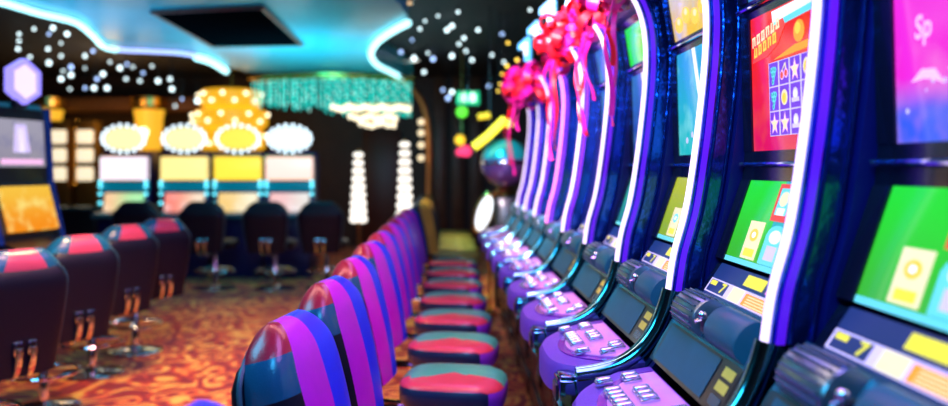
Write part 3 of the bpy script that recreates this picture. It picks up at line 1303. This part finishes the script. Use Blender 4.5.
def far_machine(px, label, panel, scr_m, topper_m, chair_label, d=11.2):
    x = (px - CX) * d / F
    t = thing('slot_machine', label, 'slot machine', (x, d, 0), 0, 'machines with oval light toppers')
    b = MB()
    b.box((0, .30, .44), (.69, .55, .88), bev=.02)
    b.box((0, .36, 1.33), (.70, .42, .90), bev=.02)
    b.build('cabinet', CABINET, t)
    MB().box((0, .12, 1.555), (.69, .06, .33), bev=.015).build('backlit_panel', panel, t)
    f = MB()
    f.tube([(-.34, .09, 1.38), (.34, .09, 1.38), (.34, .09, 1.73), (-.34, .09, 1.73)], .016, 6, closed=True)
    f.build('panel_frame', GOLD, t)
    MB().box((0, .13, 1.30), (.70, .05, .14), bev=.01).build('belt_panel', mat('teal_belt', (.01, .16, .22), .25, emit=(.0, .25, .38), es=.5), t)
    MB().box((0, .10, 1.07), (.56, .03, .27), 0, Matrix.Rotation(math.radians(-14), 4, 'X'), .008).build('game_screen', scr_m, t)
    MB().box((0, -.04, .90), (.70, .30, .07), 0, Matrix.Rotation(math.radians(6), 4, 'X'), .02).build('deck', mat('teal_deck', (.02, .20, .26), .25, coat=.4), t)
    o = MB()
    prof = [(.27 * math.cos(2 * PI * i / 28), 1.98 + .155 * math.sin(2 * PI * i / 28)) for i in range(28)]
    o.prism(prof, .10, .20)
    top = o.build('oval_topper', topper_m, t, 0)
    g = MB()
    g.tube([(p[0] * 1.06, .14, 1.98 + (p[1] - 1.98) * 1.08) for p in prof], .022, 8, closed=True)
    g.build('topper_rim', TEALPL, top)
    for i in range(18):
        a = 2 * PI * i / 18
        bl = cached('bulb', lit('white_bulb', (.80, .92, 1.0), 3.0), lambda mb: mb.ball((0, 0, 0), .024, 0, 6), top, key='farbulb')
        bl.location = (.305 * math.cos(a), .09, 1.98 + .19 * math.sin(a))
    MB().box((0, .16, 1.775), (.16, .08, .10), bev=.01).build('topper_bracket', TEALPL, t)
    for sx in (-1, 1):
        for k, zz in enumerate((1.36, 1.30, 1.19, 1.06)):
            bl = cached('side_lamp', [lit('cyan_lamp', (.15, .85, 1.0), 2.2)][0], lambda mb: mb.ball((0, 0, 0), .026, 0, 6), t, key='sidelamp')
            bl.location = (sx * .325, .07, zz)
    return x


bank = [
    (121, 'oval-topped slot machine with a lilac-white panel, next to the lit panel cabinets', (1.0, .86, 1.0), screen_mat('far_green_pink', (.9, .55, .3), (.35, .85, .4), 1.1, 'X', -.25, .2, .6, (1, .8, .6)), (1, .88, .42)),
    (182, 'oval-topped slot machine with a cream-yellow panel and coral screen', (1, .80, .28), screen_mat('far_coral', (.95, .25, .2), (.9, .7, .5), 1.1, 'X', -.2, .25, .5, (1, .9, .9)), (1, .86, .40)),
    (236, 'oval-topped slot machine with a bright yellow panel and topper', (1, .72, .06), screen_mat('far_gold', (.9, .6, .2), (.95, .85, .6), 1.1, 'X', -.2, .25, .5, (1, .95, .8)), (1, .70, .06)),
    (288, 'oval-topped slot machine with a pinkish panel, beside the crystal chandelier', (1, .68, .58), screen_mat('far_rose', (.9, .5, .5), (.8, .75, .7), 1.1, 'X', -.2, .25, .5, (1, .9, .9)), (.95, 1, 1)),
]
for i, (px, lb, pc, sm_, tcol) in enumerate(bank):
    far_machine(px, lb, lit('panel_glow_%s' % 'abcd'[i], pc, 1.25), sm_, lit('oval_glow_%s' % 'abcd'[i], tcol, 1.15), None)
bl_ = ['black chair before the lilac-panelled machine', 'black chair before the cream-yellow panelled machine',
       'black chair before the bright yellow panelled machine', 'black chair at the end of the bank, before the chandelier']
fc = None
for i, px in enumerate((152, 215, 275, 327)):
    d = 10.2
    x = (px - CX) * d / F
    if fc is None:
        fc = make_chair('black', bl_[i], 'black chairs before the oval-topped machines', lambda y, rear, t: 0,
                        [LEATHER] * 6, [LEATHER, LEATHER, LEATHER, LEATHER], (x, d, 0), PI / 2)
        fc.scale = (1.12, 1.22, 1.0)
    else:
        copy_thing(fc, (x, d, 0), PI / 2, bl_[i])

# ------------------------------------------------------------------ back of the hall
BULB_W = lit('warm_white_bulb', (1, .88, .60), 3.0)
YELG = lit('amber_glass', (1, .50, .03), 0.95)


def lantern(px, label, d=14.2):
    x = (px - CX) * d / F
    t = thing('wall_lantern', label, 'lantern', (x, d, 0), 0, 'amber lanterns at the back')
    MB().box((0, .25, .94), (.46, .4, 1.88), bev=.02).build('plinth', mat('bronze_plinth', (.16, .08, .02), .4, .5), t)
    MB().lathe([(.20, 1.88), (.22, 1.95), (.24, 2.45), (.27, 2.62)], 20, (0, .2, 0)).build('lamp_shade', YELG, t)
    MB().lathe([(.28, 2.62), (.33, 2.68), (.34, 2.82), (.30, 2.84)], 20, (0, .2, 0)).build('cap', GOLD, t)
    MB().ball((0, -.07, 2.20), .085).build('bulb', BULB_W, t)


lantern(145, 'amber wall lantern above the lilac-panelled machine')
lantern(42, 'amber wall lantern just behind the hexagon sign')

# brown soffit beam carried across the back
tag(MB().box((-5.75, 14.9, 2.74), (3.2, .7, .24), bev=.02).build('trim_1', mat('warm_brown_beam', (.22, .085, .03), .45)), kind='structure')


def panel_cabinet(px, label, d=13.6):
    x = (px - CX) * d / F
    t = thing('display_cabinet', label, 'display cabinet', (x, d, 0), 0, 'lit panel cabinets at the back')
    MB().box((0, .2, 1.19), (.34, .3, 2.38), bev=.015).build('cabinet_body', mat('dark_gold_case', (.22, .12, .03), .35, .6), t)
    for z in (2.10, 1.78, 1.46):
        MB().box((0, .04, z), (.28, .04, .23), bev=.03, seg=3).build('lit_panel', lit('cream_panel', (1, .85, .60), 1.05), t)


panel_cabinet(57, 'narrow cabinet of three glowing cream panels beside the hexagon-topped machine')
panel_cabinet(84, 'narrow cabinet of three glowing cream panels next to the oval-topped bank')
sx = (72 - CX) * 13.55 / F
t = thing('light_string', 'vertical string of orange bulbs between the two cream-panel cabinets', 'string lights', (sx - .03, 13.5, 0))
MB().tube([(0, .3, 0), (0, .3, 2.4)], .015, 6).build('post', GOLD, t)
for i in range(12):
    o = cached('bulb', lit('orange_bulb', (1, .35, .03), 3.0), lambda mb: mb.ball((0, 0, 0), .022, 0, 6), t, key='orangebulb')
    o.location = (0, .27, 1.30 + .085 * i)

# low counters beneath
t = thing('serving_counter', 'low dark counter with teal top below the cream-panel cabinets', 'counter', (-6.35, 12.6, 0))
MB().box((0, .2, .45), (1.6, .5, .9), bev=.02).build('counter_body', CABDARK, t)
MB().box((0, .18, .92), (1.7, .6, .05), bev=.012).build('counter_top', mat('teal_top', (.01, .14, .18), .2, coat=.5), t)

# golden tiered chandelier behind the bank
t = thing('gold_chandelier', 'tiered golden chandelier studded with bulbs, above the yellow-panelled machine', 'chandelier', (-3.62, 13.4, 2.9))
tiers = [(-.02, .52, .30), (-.36, .62, .30), (-.70, .58, .34)]
for (z, r, h) in tiers:
    MB().lathe([(r * .9, z - h), (r, z - h + .05), (r, z - .04), (r * .86, z)], 12, (0, 0, 0)).build('tier', lit('golden_glow', (1, .48, .015), .85), t)
    for k in range(9):
        a = PI + PI * (k + .5) / 9
        o = cached('bulb', BULB_W, lambda mb: mb.ball((0, 0, 0), .034, 0, 6), t, key='chandbulb')
        o.location = ((r + .03) * math.cos(a), (r + .03) * math.sin(a), z - h * (.3 + .4 * (k % 2)))
MB().tube([(0, 0, 0), (0, 0, ZC - 2.9)], .02, 8).build('hanging_rod', GOLD, t)

# crystal chandelier with teal fringes and warm lit tiers
t = thing('crystal_chandelier', 'wide crystal chandelier with teal fringe under the canopy edge', 'chandelier', (-1.75, 11.7, 2.94))
fr = MB()
arc = [((-205 + 165 * i / 40) * 0 + (-1.25 + 2.5 * i / 40), .55 * (1 - (i / 20 - 1) ** 2) * -1 + .4) for i in range(41)]
fr.tube([(x, y, 0) for x, y in arc], .03, 8)
fr.tube([(x, y + .28, -.02) for x, y in arc], .03, 8)
fr.build('frame', GOLD, t)
cr = MB()
for i in range(84):
    u = i / 83
    x = -1.22 + 2.44 * u
    y = .4 - .55 * (1 - (2 * u - 1) ** 2) + rnd.uniform(-.01, .25)
    L = (.40 + .24 * u) * rnd.uniform(.8, 1.05) if u < .85 else .55
    n = 7
    for k in range(n):
        z = -.05 - L * (k + .5) / n
        cr.ball((x, y, z), .012, 0 if (i * 7 + k) % 5 else 1, 4, L / n / .024 * .9)
o = cr.build('crystal_fringe', [mat('teal_crystal', (.03, .55, .48), .1, emit=(.0, .62, .50), es=1.1), lit('bright_crystal', (.55, 1, .85), 1.0)], t)
o['kind'] = 'stuff'
for (z, x0, x1, yy) in ((-.50, .10, 1.22, -.1), (-.64, .36, 1.02, -.12), (-.74, .52, 1.0, -.14)):
    b = MB()
    n = int((x1 - x0) / .062)
    for i in range(n):
        b.ball((x0 + (x1 - x0) * i / (n - 1), yy + .05 * math.sin(i), z + .02 * math.cos(i * 1.7)), .036, 0, 6, 1.3)
    b.build('lit_tier', lit('warm_crystal', (1, .82, .56), 2.0), t)
    MB().tube([(x0, yy + .09, z + .06), (x1, yy + .09, z + .06)], .012, 6).build('tier_bar', GOLD, t)
for x in (-1.0, 0, 1.0):
    MB().tube([(x, .3, 0), (x, .3, .40)], .01, 6).build('hanging_rod', GOLD, t)


def light_column(px, d, z0, z1, n, w, label):
    x = (px - CX) * d / F
    t = thing('light_column', label, 'light column', (x, d, 0), 0, 'columns of glowing globes')
    MB().lathe([(.16, 0), (.16, .03), (.03, .06), (.022, z1 + .08)], 16).build('post', COPPER, t)
    for i in range(n):
        q = i / (n - 1)
        z = z0 + (z1 - z0) * q
        for k in range(2):
            o = cached('globe', lit('globe_glow', (1, .92, .82), 1.8), lambda mb: mb.ball((0, 0, 0), .07, 0, 8), t, key='globe')
            s = (.75 + .45 * (1 - q)) * w
            o.scale = (s, s, s * .85)
            o.location = ((-.055 + .11 * k) * (1.35 - .7 * q) * w, -.09, z)


light_column(359, 12.2, .78, 1.76, 9, .86, 'tapering column of stacked glowing globes beside the dark doorway')
light_column(405, 12.2, .72, 1.92, 10, .9, 'column of stacked glowing globes directly below the warm chandelier tiers')

# copper arch pillar
t = thing('copper_arch', 'slim bronze arch sweeping down from the canopy corner', 'pillar', (at(428, 230, 13.0).x, 13.0, 0))
ap = smooth_path([at(428, 270, 13.0) + Vector((0, 0, -.06)), at(429, 200, 13.0), at(429, 150, 13.0), at(425, 110, 13.0), at(413, 90, 13.0), at(398, 80, 13.0)], 5)
ap[0].z = .02
MB().tube([p - t.location for p in ap], .055, 10).build('arch_tube', COPPER, t)
MB().lathe([(.14, 0), (.14, .04), (.07, .08)], 16).build('foot', COPPER, t)
al = MB()
for yy in (122, 133, 145, 158):
    p = at(421, yy, 12.9) - t.location
    o = cached('lamp', lit('arch_lamp', (1, .80, .5), 1.5), lambda mb: mb.ball((0, 0, 0), .05, 0, 8), t, key='archlamp')
    o.location = p

# wooden panelling columns, back wall
for n_, px in enumerate((440, 458, 476)):
    x = (px - CX) * 15.4 / F
    tag(MB().box((x, 15.5, 1.675), (.22, .18, 3.35), bev=.02).build('trim_%d' % (n_ + 2), mat('walnut_pilaster', (.13, .05, .025), .4, vscale=6, var=.4)), kind='structure')
# dark doorway between the light columns
tag(MB().box(((382 - CX) * 15.5 / F, 15.55, 1.15), (.75, .08, 2.3), bev=.01).build('door_1', mat('mahogany_door', (.09, .02, .012), .4)), kind='structure')

# exit sign
p = at(468, 98, 12.0)
t = thing('exit_sign', 'glowing green emergency sign hanging over the far aisle', 'sign', p)
MB().box((0, 0, 0), (.34, .05, .20), bev=.012).build('sign_box', lit('exit_green', (.02, .85, .38), 1.0), t)
g = MB()
for x in (-.075, .07):
    g.box((x, -.03, -.005), (.09, .012, .10), bev=.01)
    g.ball((x, -.03, .06), .025, 0, 6)
g.build('pictogram', lit('exit_white', (.75, 1, .85), 1.8), t)
MB().tube([(0, 0, .1), (0, 0, ZC - p.z)], .01, 6).build('hanging_rod', CHROME, t)

# coloured lamps below the exit sign
p = at(462, 112, 11.8)
t = thing('signal_lamps', 'hanging string of green, yellow and red lamps under the green sign', 'lamp', p)
for nm, px, py, c, r in (('green_lamp', 462, 112, (.12, .85, .05), .085), ('yellow_lamp', 460, 140, (1, .62, .03), .075),
                         ('red_lamp', 466, 151, (1, .05, .18), .085), ('red_lamp', 460, 152, (.9, .04, .1), .06)):
    q = at(px, py, 11.8) - p
    MB().ball(q, r, 0, 8).build(nm, lit('glow_' + nm, c, 1.6), t)
MB().tube([(0, .06, -.62), (0, .06, ZC - p.z)], .012, 6).build('hanging_rod', COPPER, t)

# shiny globe on a cabinet with the yellow arrow lights
gp = at(505, 163, 8.9)
t = thing('globe_cabinet', 'shiny globe painted with cyan and violet light, on a dark cabinet past the neon row', 'globe', (gp.x, 8.9, 0))
MB().box((.06, .05, .62), (.36, .4, 1.24), bev=.03).build('cabinet_body', CABDARK, t)
MB().lathe([(.12, 1.24), (.14, 1.28), (.07, 1.34)], 16).build('collar', GOLD, t)
r_ = .275
gz = gp.z
prof = [(max(.002, r_ * math.sin(PI * i / 20)), gz - r_ * math.cos(PI * i / 20)) for i in range(21)]
b = MB()
b.lathe(prof[:12], 28, mi=0)
b.lathe(prof[11:], 28, mi=1)
b.build('ball', [mat('violet_sheen_paint', (.30, .10, .42), .18, .5, coat=.6), mat('cyan_sheen_paint', (.03, .50, .58), .2, .4, coat=.6)], t)  # cyan and violet light on the ball painted as two bands
b = MB()
b.lathe([(r_ * 1.01, gz - .02), (r_ * 1.03, gz), (r_ * 1.01, gz + .02)], 28)
b.build('equator_band', CHROME, t)
t = thing('arrow_sign', 'bright yellow bent light tubes above the shiny globe', 'sign', at(490, 130, 8.7))
o0 = at(490, 130, 8.7)
MB().tube([at(474, 147, 8.7) - o0, at(488, 136, 8.7) - o0, at(505, 119, 8.7) - o0], .045, 10).build('lower_tube', lit('yellow_tube', (1, .85, .05), 2.0), t)
MB().tube([at(478, 117, 8.7) - o0, at(490, 115, 8.7) - o0], .035, 10).build('upper_tube', lit('amber_tube', (1, .65, .02), 1.1), t)
MB().tube([at(505, 119, 8.7) - o0, at(511, 127, 8.7) - o0], .035, 10).build('tip_tube', lit('yellow_tube', (1, .85, .05), 2.0), t)
MB().tube([(0, .05, 0), (0, .05, ZC - o0.z)], .006, 6).build('hanging_rod', CABDARK, t)

# gold-framed oval lamp
op = at(484, 213, 8.4)
t = thing('oval_lamp', 'tilted white oval lamp in a gold frame at the end of the aisle', 'lamp', (op.x, 8.4, 0))
M = Matrix.Rotation(math.radians(18), 4, 'Y')
e = [M @ Vector((.075 * math.cos(2 * PI * i / 24), 0, .19 * math.sin(2 * PI * i / 24))) for i in range(24)]
b = MB()
b.add([v + Vector((0, -.02, op.z)) for v in e] + [v + Vector((0, .02, op.z)) for v in e],
      [list(range(24)), [24 + i for i in range(23, -1, -1)]] + [[i, (i + 1) % 24, 24 + (i + 1) % 24, 24 + i] for i in range(24)])
b.build('lamp_face', lit('oval_white', (.9, .98, 1.0), 1.6), t, 0)
MB().tube([v * 1.12 + Vector((0, 0, op.z)) for v in e], .022, 8, closed=True).build('frame', GOLD, t)
MB().tube([(.06, .02, .02), (.06, .02, op.z - .19)], .015, 8).build('post', GOLD, t)
MB().lathe([(.09, 0), (.09, .02), (.03, .04)], 16, (.06, .02, 0)).build('foot', GOLD, t)

# ------------------------------------------------------------------ ribbon bows on the machines
PINKR = mat('hot_pink_ribbon', (.92, .012, .34), .4)
REDR = mat('scarlet_ribbon', (.88, .006, .02), .4)


def ribbon_bow(pos, R, label, mix, n, tails, seed):
    r = random.Random(seed)
    t = thing('ribbon_bow', label, 'ribbon bow', pos, 0, 'ribbon bows along the machine tops')
    for nm, m_, cnt in (('pink_loops', PINKR, int(n * mix)), ('red_loops', REDR, n - int(n * mix))):
        b = MB()
        for _ in range(max(cnt, 3)):
            d = Vector((r.gauss(0, 1), r.gauss(0, 1), r.gauss(0, .8))).normalized()
            s = d.cross(Vector((r.gauss(0, 1), r.gauss(0, 1), r.gauss(0, 1)))).normalized()
            wv = d.cross(s)
            L, wd = R * r.uniform(.75, 1.15), R * r.uniform(.20, .32)
            vs, fs = [], []
            K = 14
            for i in range(K + 1):
                a = 2 * PI * i / K
                q = (1 - math.cos(a)) / 2
                c = d * (L * q) + s * (L * .34 * math.sin(a) * q ** .4)
                hw = wd * (.35 + .65 * q) / 2
                for g_ in (-.0012, .0012):
                    nn = (d * math.sin(a) + s * math.cos(a)).normalized() * g_
                    vs += [c - wv * hw + nn, c + wv * hw + nn]
            for i in range(K):
                o_ = 4 * i
                fs += [[o_, o_ + 1, o_ + 5, o_ + 4], [o_ + 2, o_ + 6, o_ + 7, o_ + 3], [o_, o_ + 4, o_ + 6, o_ + 2], [o_ + 1, o_ + 3, o_ + 7, o_ + 5]]
            b.add(vs, fs)
        b.build(nm, m_, t, 60)
    for k in range(tails):
        L = r.uniform(.35, .75)
        x0, y0 = r.uniform(-.10, -.02), r.uniform(-R, R)
        ph = r.uniform(0, 6)
        b = MB()
        vs, fs = [], []
        K = 16
        for i in range(K + 1):
            q = i / K
            c = Vector((x0 - .05 * math.sin(q * 2.5) + .015 * math.sin(ph + q * 9), y0 + .03 * math.sin(ph + q * 7), -L * q))
            tw = ph + q * 3
            wv = Vector((math.cos(tw), math.sin(tw), 0)) * .011
            nn = Vector((-math.sin(tw), math.cos(tw), 0)) * .0012
            vs += [c - wv - nn, c + wv - nn, c + wv + nn, c - wv + nn]
        for i in range(K):
            for e_ in range(4):
                fs.append([4 * i + e_, 4 * i + (e_ + 1) % 4, 4 * i + 4 + (e_ + 1) % 4, 4 * i + 4 + e_])
        fs += [[3, 2, 1, 0], [4 * K, 4 * K + 1, 4 * K + 2, 4 * K + 3]]
        b.add(vs, fs)
        b.build('tail', PINKR if k % 3 else REDR, t, 60)
    return t


ribbon_bow((.66, 6.40, 2.24), .20, 'pink and red ribbon bow lowest and farthest along the machine tops', .65, 70, 4, 11)
ribbon_bow((.745, 4.72, 2.33), .20, 'scarlet ribbon bow in front of the first glowing number one', .25, 70, 4, 12)
ribbon_bow((.79, 3.95, 2.38), .19, 'hot pink ribbon bow with red loops, two machines past the cyan screen', .6, 70, 4, 13)
ribbon_bow((.80, 3.28, 2.38), .19, 'hot pink ribbon bow hanging highest, next to the cyan-screened machine', .75, 60, 3, 14)

# ------------------------------------------------------------------ small bulbs on the dark ceiling
left_px = [(19, 34), (19, 41), (18, 49), (34, 29), (53, 28), (49, 34), (67, 34), (61, 43), (48, 49), (61, 56), (49, 63), (85, 56), (93, 51),
           (71, 67), (85, 68), (63, 71), (61, 79), (71, 75), (97, 79), (103, 74), (70, 89), (85, 88), (94, 88), (107, 88), (127, 64), (133, 67),
           (120, 68), (143, 73), (140, 81), (158, 81), (170, 79), (172, 89), (126, 79), (110, 62), (30, 57), (38, 73), (175, 106), (197, 101), (182, 99), (152, 66)]
right_px = [(425, 21), (438, 16), (458, 12), (452, 26), (447, 30), (420, 29), (464, 38), (459, 44), (466, 51), (452, 56), (428, 53), (433, 59),
            (472, 60), (492, 55), (502, 34), (530, 10), (504, 62), (448, 98), (443, 90), (452, 92), (489, 86), (401, 52), (414, 58), (424, 72), (478, 30), (412, 40)]
warm_px = [(508, 43), (502, 74), (498, 91), (507, 66), (517, 60), (500, 84), (512, 78)]
BW1 = lit('cool_pin_bulb', (.75, .95, 1.0), 3.4)
BW2 = lit('blue_pin_bulb', (.40, .58, 1.0), 3.0)
BW3 = lit('yellow_pin_bulb', (1, .66, .08), 3.4)
for grp, pxs, lb in (('pin bulbs behind the stepped canopy edge', left_px, 'tiny white bulb on a thin wire beyond the stepped canopy edge'),
                     ('pin bulbs over the far aisle', right_px, 'tiny white bulb in the dark ceiling beside the curling neon'),
                     ('yellow pin bulbs', warm_px, 'tiny yellow bulb on a wire beside the farthest pink bow')):
    for (px, py) in pxs:
        dd = F * (ZC - .10 - CH) / (HY - py)
        if dd > 12.6 or grp.startswith('yellow'):
            dd = rnd.uniform(12.0, 13.2) if not grp.startswith('yellow') else 9.0
        p = at(px, py, dd)
        t = thing('ceiling_bulb', lb, 'light bulb', p, 0, grp)
        s = rnd.choice((.016, .020, .024, .030)) * dd / 11
        m_ = BW3 if grp.startswith('yellow') else (BW2 if rnd.random() < .3 else BW1)
        o = cached('glass_bulb', m_, lambda mb: mb.ball((0, 0, 0), 1.0, 0, 6), t, key='pin' + m_.name)
        o.scale = (s, s, s)
        w = cached('wire', CABDARK, lambda mb: mb.tube([(0, 0, 0), (0, 0, 1)], .004, 5), t, key='wire')
        w.scale = (1, 1, ZC - p.z)
# round lit downlight in the far ceiling
for (px, py, lb) in ((414, 60, 'round white downlight past the curling neon end'), (385, 8, 'small cyan downlight beyond the hooked canopy corner'), (403, 2, 'small orange-white downlight beside the cyan one')):
    dd = F * (ZC - .02 - CH) / (HY - py)
    p = at(px, py, dd)
    t = thing('downlight', lb, 'ceiling light', (p.x, p.y, ZC - .03), 0, 'round downlights')
    MB().lathe([(.085, 0), (.085, .03)], 16).build('lens', lit('downlight_' + str(px), {414: (1, 1, .9), 385: (.1, .7, 1), 403: (1, .6, .3)}[px], 2.5), t)
    MB().tube([(.10 * math.cos(2 * PI * i / 20), .10 * math.sin(2 * PI * i / 20), .012) for i in range(20)], .018, 6, closed=True).build('rim', CHROME, t)

# ------------------------------------------------------------------ unseen lamps in the hall, with added fill lights
def lamp(kind, name, loc_, energy, col, size=.3, target=None, angle=70, blend=.6, sy=None):
    L = bpy.data.lights.new(name, kind)
    L.energy = energy
    L.color = col
    if kind == 'AREA':
        L.size = size
        if sy:
            L.shape = 'RECTANGLE'
            L.size_y = sy
    elif kind == 'SPOT':
        L.spot_size = math.radians(angle)
        L.spot_blend = blend
        L.shadow_soft_size = size
    else:
        L.shadow_soft_size = size
    o = bpy.data.objects.new(name, L)
    COL.objects.link(o)
    o.location = loc_
    if target is not None:
        d = Vector(target) - Vector(loc_)
        o.rotation_euler = d.to_track_quat('-Z', 'Y').to_euler()
    return o


lamp('SPOT', 'carpet_spot', (-1.7, 4.6, 2.93), 350, (1, .66, .34), .25, (-1.6, 4.9, 0), 80)
lamp('SPOT', 'carpet_spot', (-1.6, 7.4, 2.93), 190, (1, .62, .32), .25, (-1.6, 7.6, 0), 80)
lamp('SPOT', 'aisle_spot', (.1, 9.8, 3.2), 240, (1, .78, .35), .2, (0, 10, 0), 60)
lamp('AREA', 'violet_wash', (.45, 1.9, 3.2), 60, (.62, .27, 1.0), .8, (.30, 2.5, .6), sy=2.4)
lamp('AREA', 'violet_wash', (.35, 4.9, 3.2), 38, (.62, .27, 1.0), .8, (.25, 5.2, .6), sy=2.4)
lamp('AREA', 'red_wash', (-.5, 3.4, 3.2), 62, (1, .46, .40), .35, (-.3, 3.4, 1.0), sy=4.0)
lamp('AREA', 'teal_wash', (-2.6, 2.4, 3.1), 75, (.06, .60, 1.0), 1.2, (-.3, 3.0, .9), sy=1.6)
lamp('AREA', 'blue_wash', (-.3, .2, 3.1), 75, (.05, .50, 1.0), 1.0, (.9, 2.2, 1.3), sy=1.0)
lamp('AREA', 'canopy_fill', (-1.75, 9.2, 1.95), 60, (.03, .80, 1.0), 1.5, (-1.6, 9.6, 3.2), sy=1.6)  # added unseen fill, tints the canopy teal from below
lamp('AREA', 'canopy_fill', (-3.6, 7.4, 1.95), 30, (.02, .60, 1.0), 1.5, (-3.5, 7.7, 3.2), sy=1.5)  # second added fill for the greyer end of the canopy
lamp('SPOT', 'bow_fill', (-.6, 2.6, 3.2), 1500, (1, .80, .88), .15, (.68, 4.6, 2.35), 48)  # added unseen light to brighten the ribbon bows
lamp('SPOT', 'left_spot', (-1.2, 3.6, 3.2), 130, (.95, .45, .50), .3, (-2.3, 5.0, .8), 70)
lamp('POINT', 'back_fill', (-5.6, 13.2, 2.45), 22, (1, .55, .18), .2)  # added unseen fill lifting the brown beam and back wall
lamp('SPOT', 'chair_fill', (-.9, 2.0, 3.2), 160, (.20, .60, 1.0), .15, (-2.2, 5.0, .8), 60)  # added unseen light for cyan glints on the dark chairs' chrome
lamp('SPOT', 'aisle_spot', (.42, 3.4, 3.2), 90, (1, .55, .22), .12, (.40, 3.7, 0), 48)
lamp('SPOT', 'globe_spot', (-.2, 7.4, 3.2), 220, (.1, .9, 1.0), .1, (.62, 8.9, 1.7), 40)

w = bpy.data.worlds.new('hall_air')
sc.world = w
w.use_nodes = True
w.node_tree.nodes['Background'].inputs['Color'].default_value = (.03, .05, .16, 1)
w.node_tree.nodes['Background'].inputs['Strength'].default_value = 0.3

# ------------------------------------------------------------------ camera
cam = bpy.data.cameras.new('camera')
co = bpy.data.objects.new('camera', cam)
COL.objects.link(co)
co.location = (0, 0, CH)
co.rotation_euler = (PI / 2, 0, 0)
cam.sensor_width = 36
cam.sensor_fit = 'HORIZONTAL'
cam.lens = 36 * F / 948
cam.shift_x = (474 - CX) / 948
cam.shift_y = -(203 - HY) / 948
cam.clip_start = .05
cam.dof.use_dof = True
cam.dof.focus_distance = 2.35
cam.dof.aperture_fstop = 1.22
sc.camera = co

vs_ = sc.view_settings
sc.display_settings.display_device = 'sRGB'
vs_.view_transform = 'Standard'
vs_.look = 'None'
vs_.exposure = 0.0
vs_.gamma = 1.0
vs_.use_curve_mapping = False
cy = sc.cycles
cy.use_denoising = True
cy.sample_clamp_indirect = 4.0
cy.caustics_reflective = False
cy.caustics_refractive = False
cy.max_bounces = 6
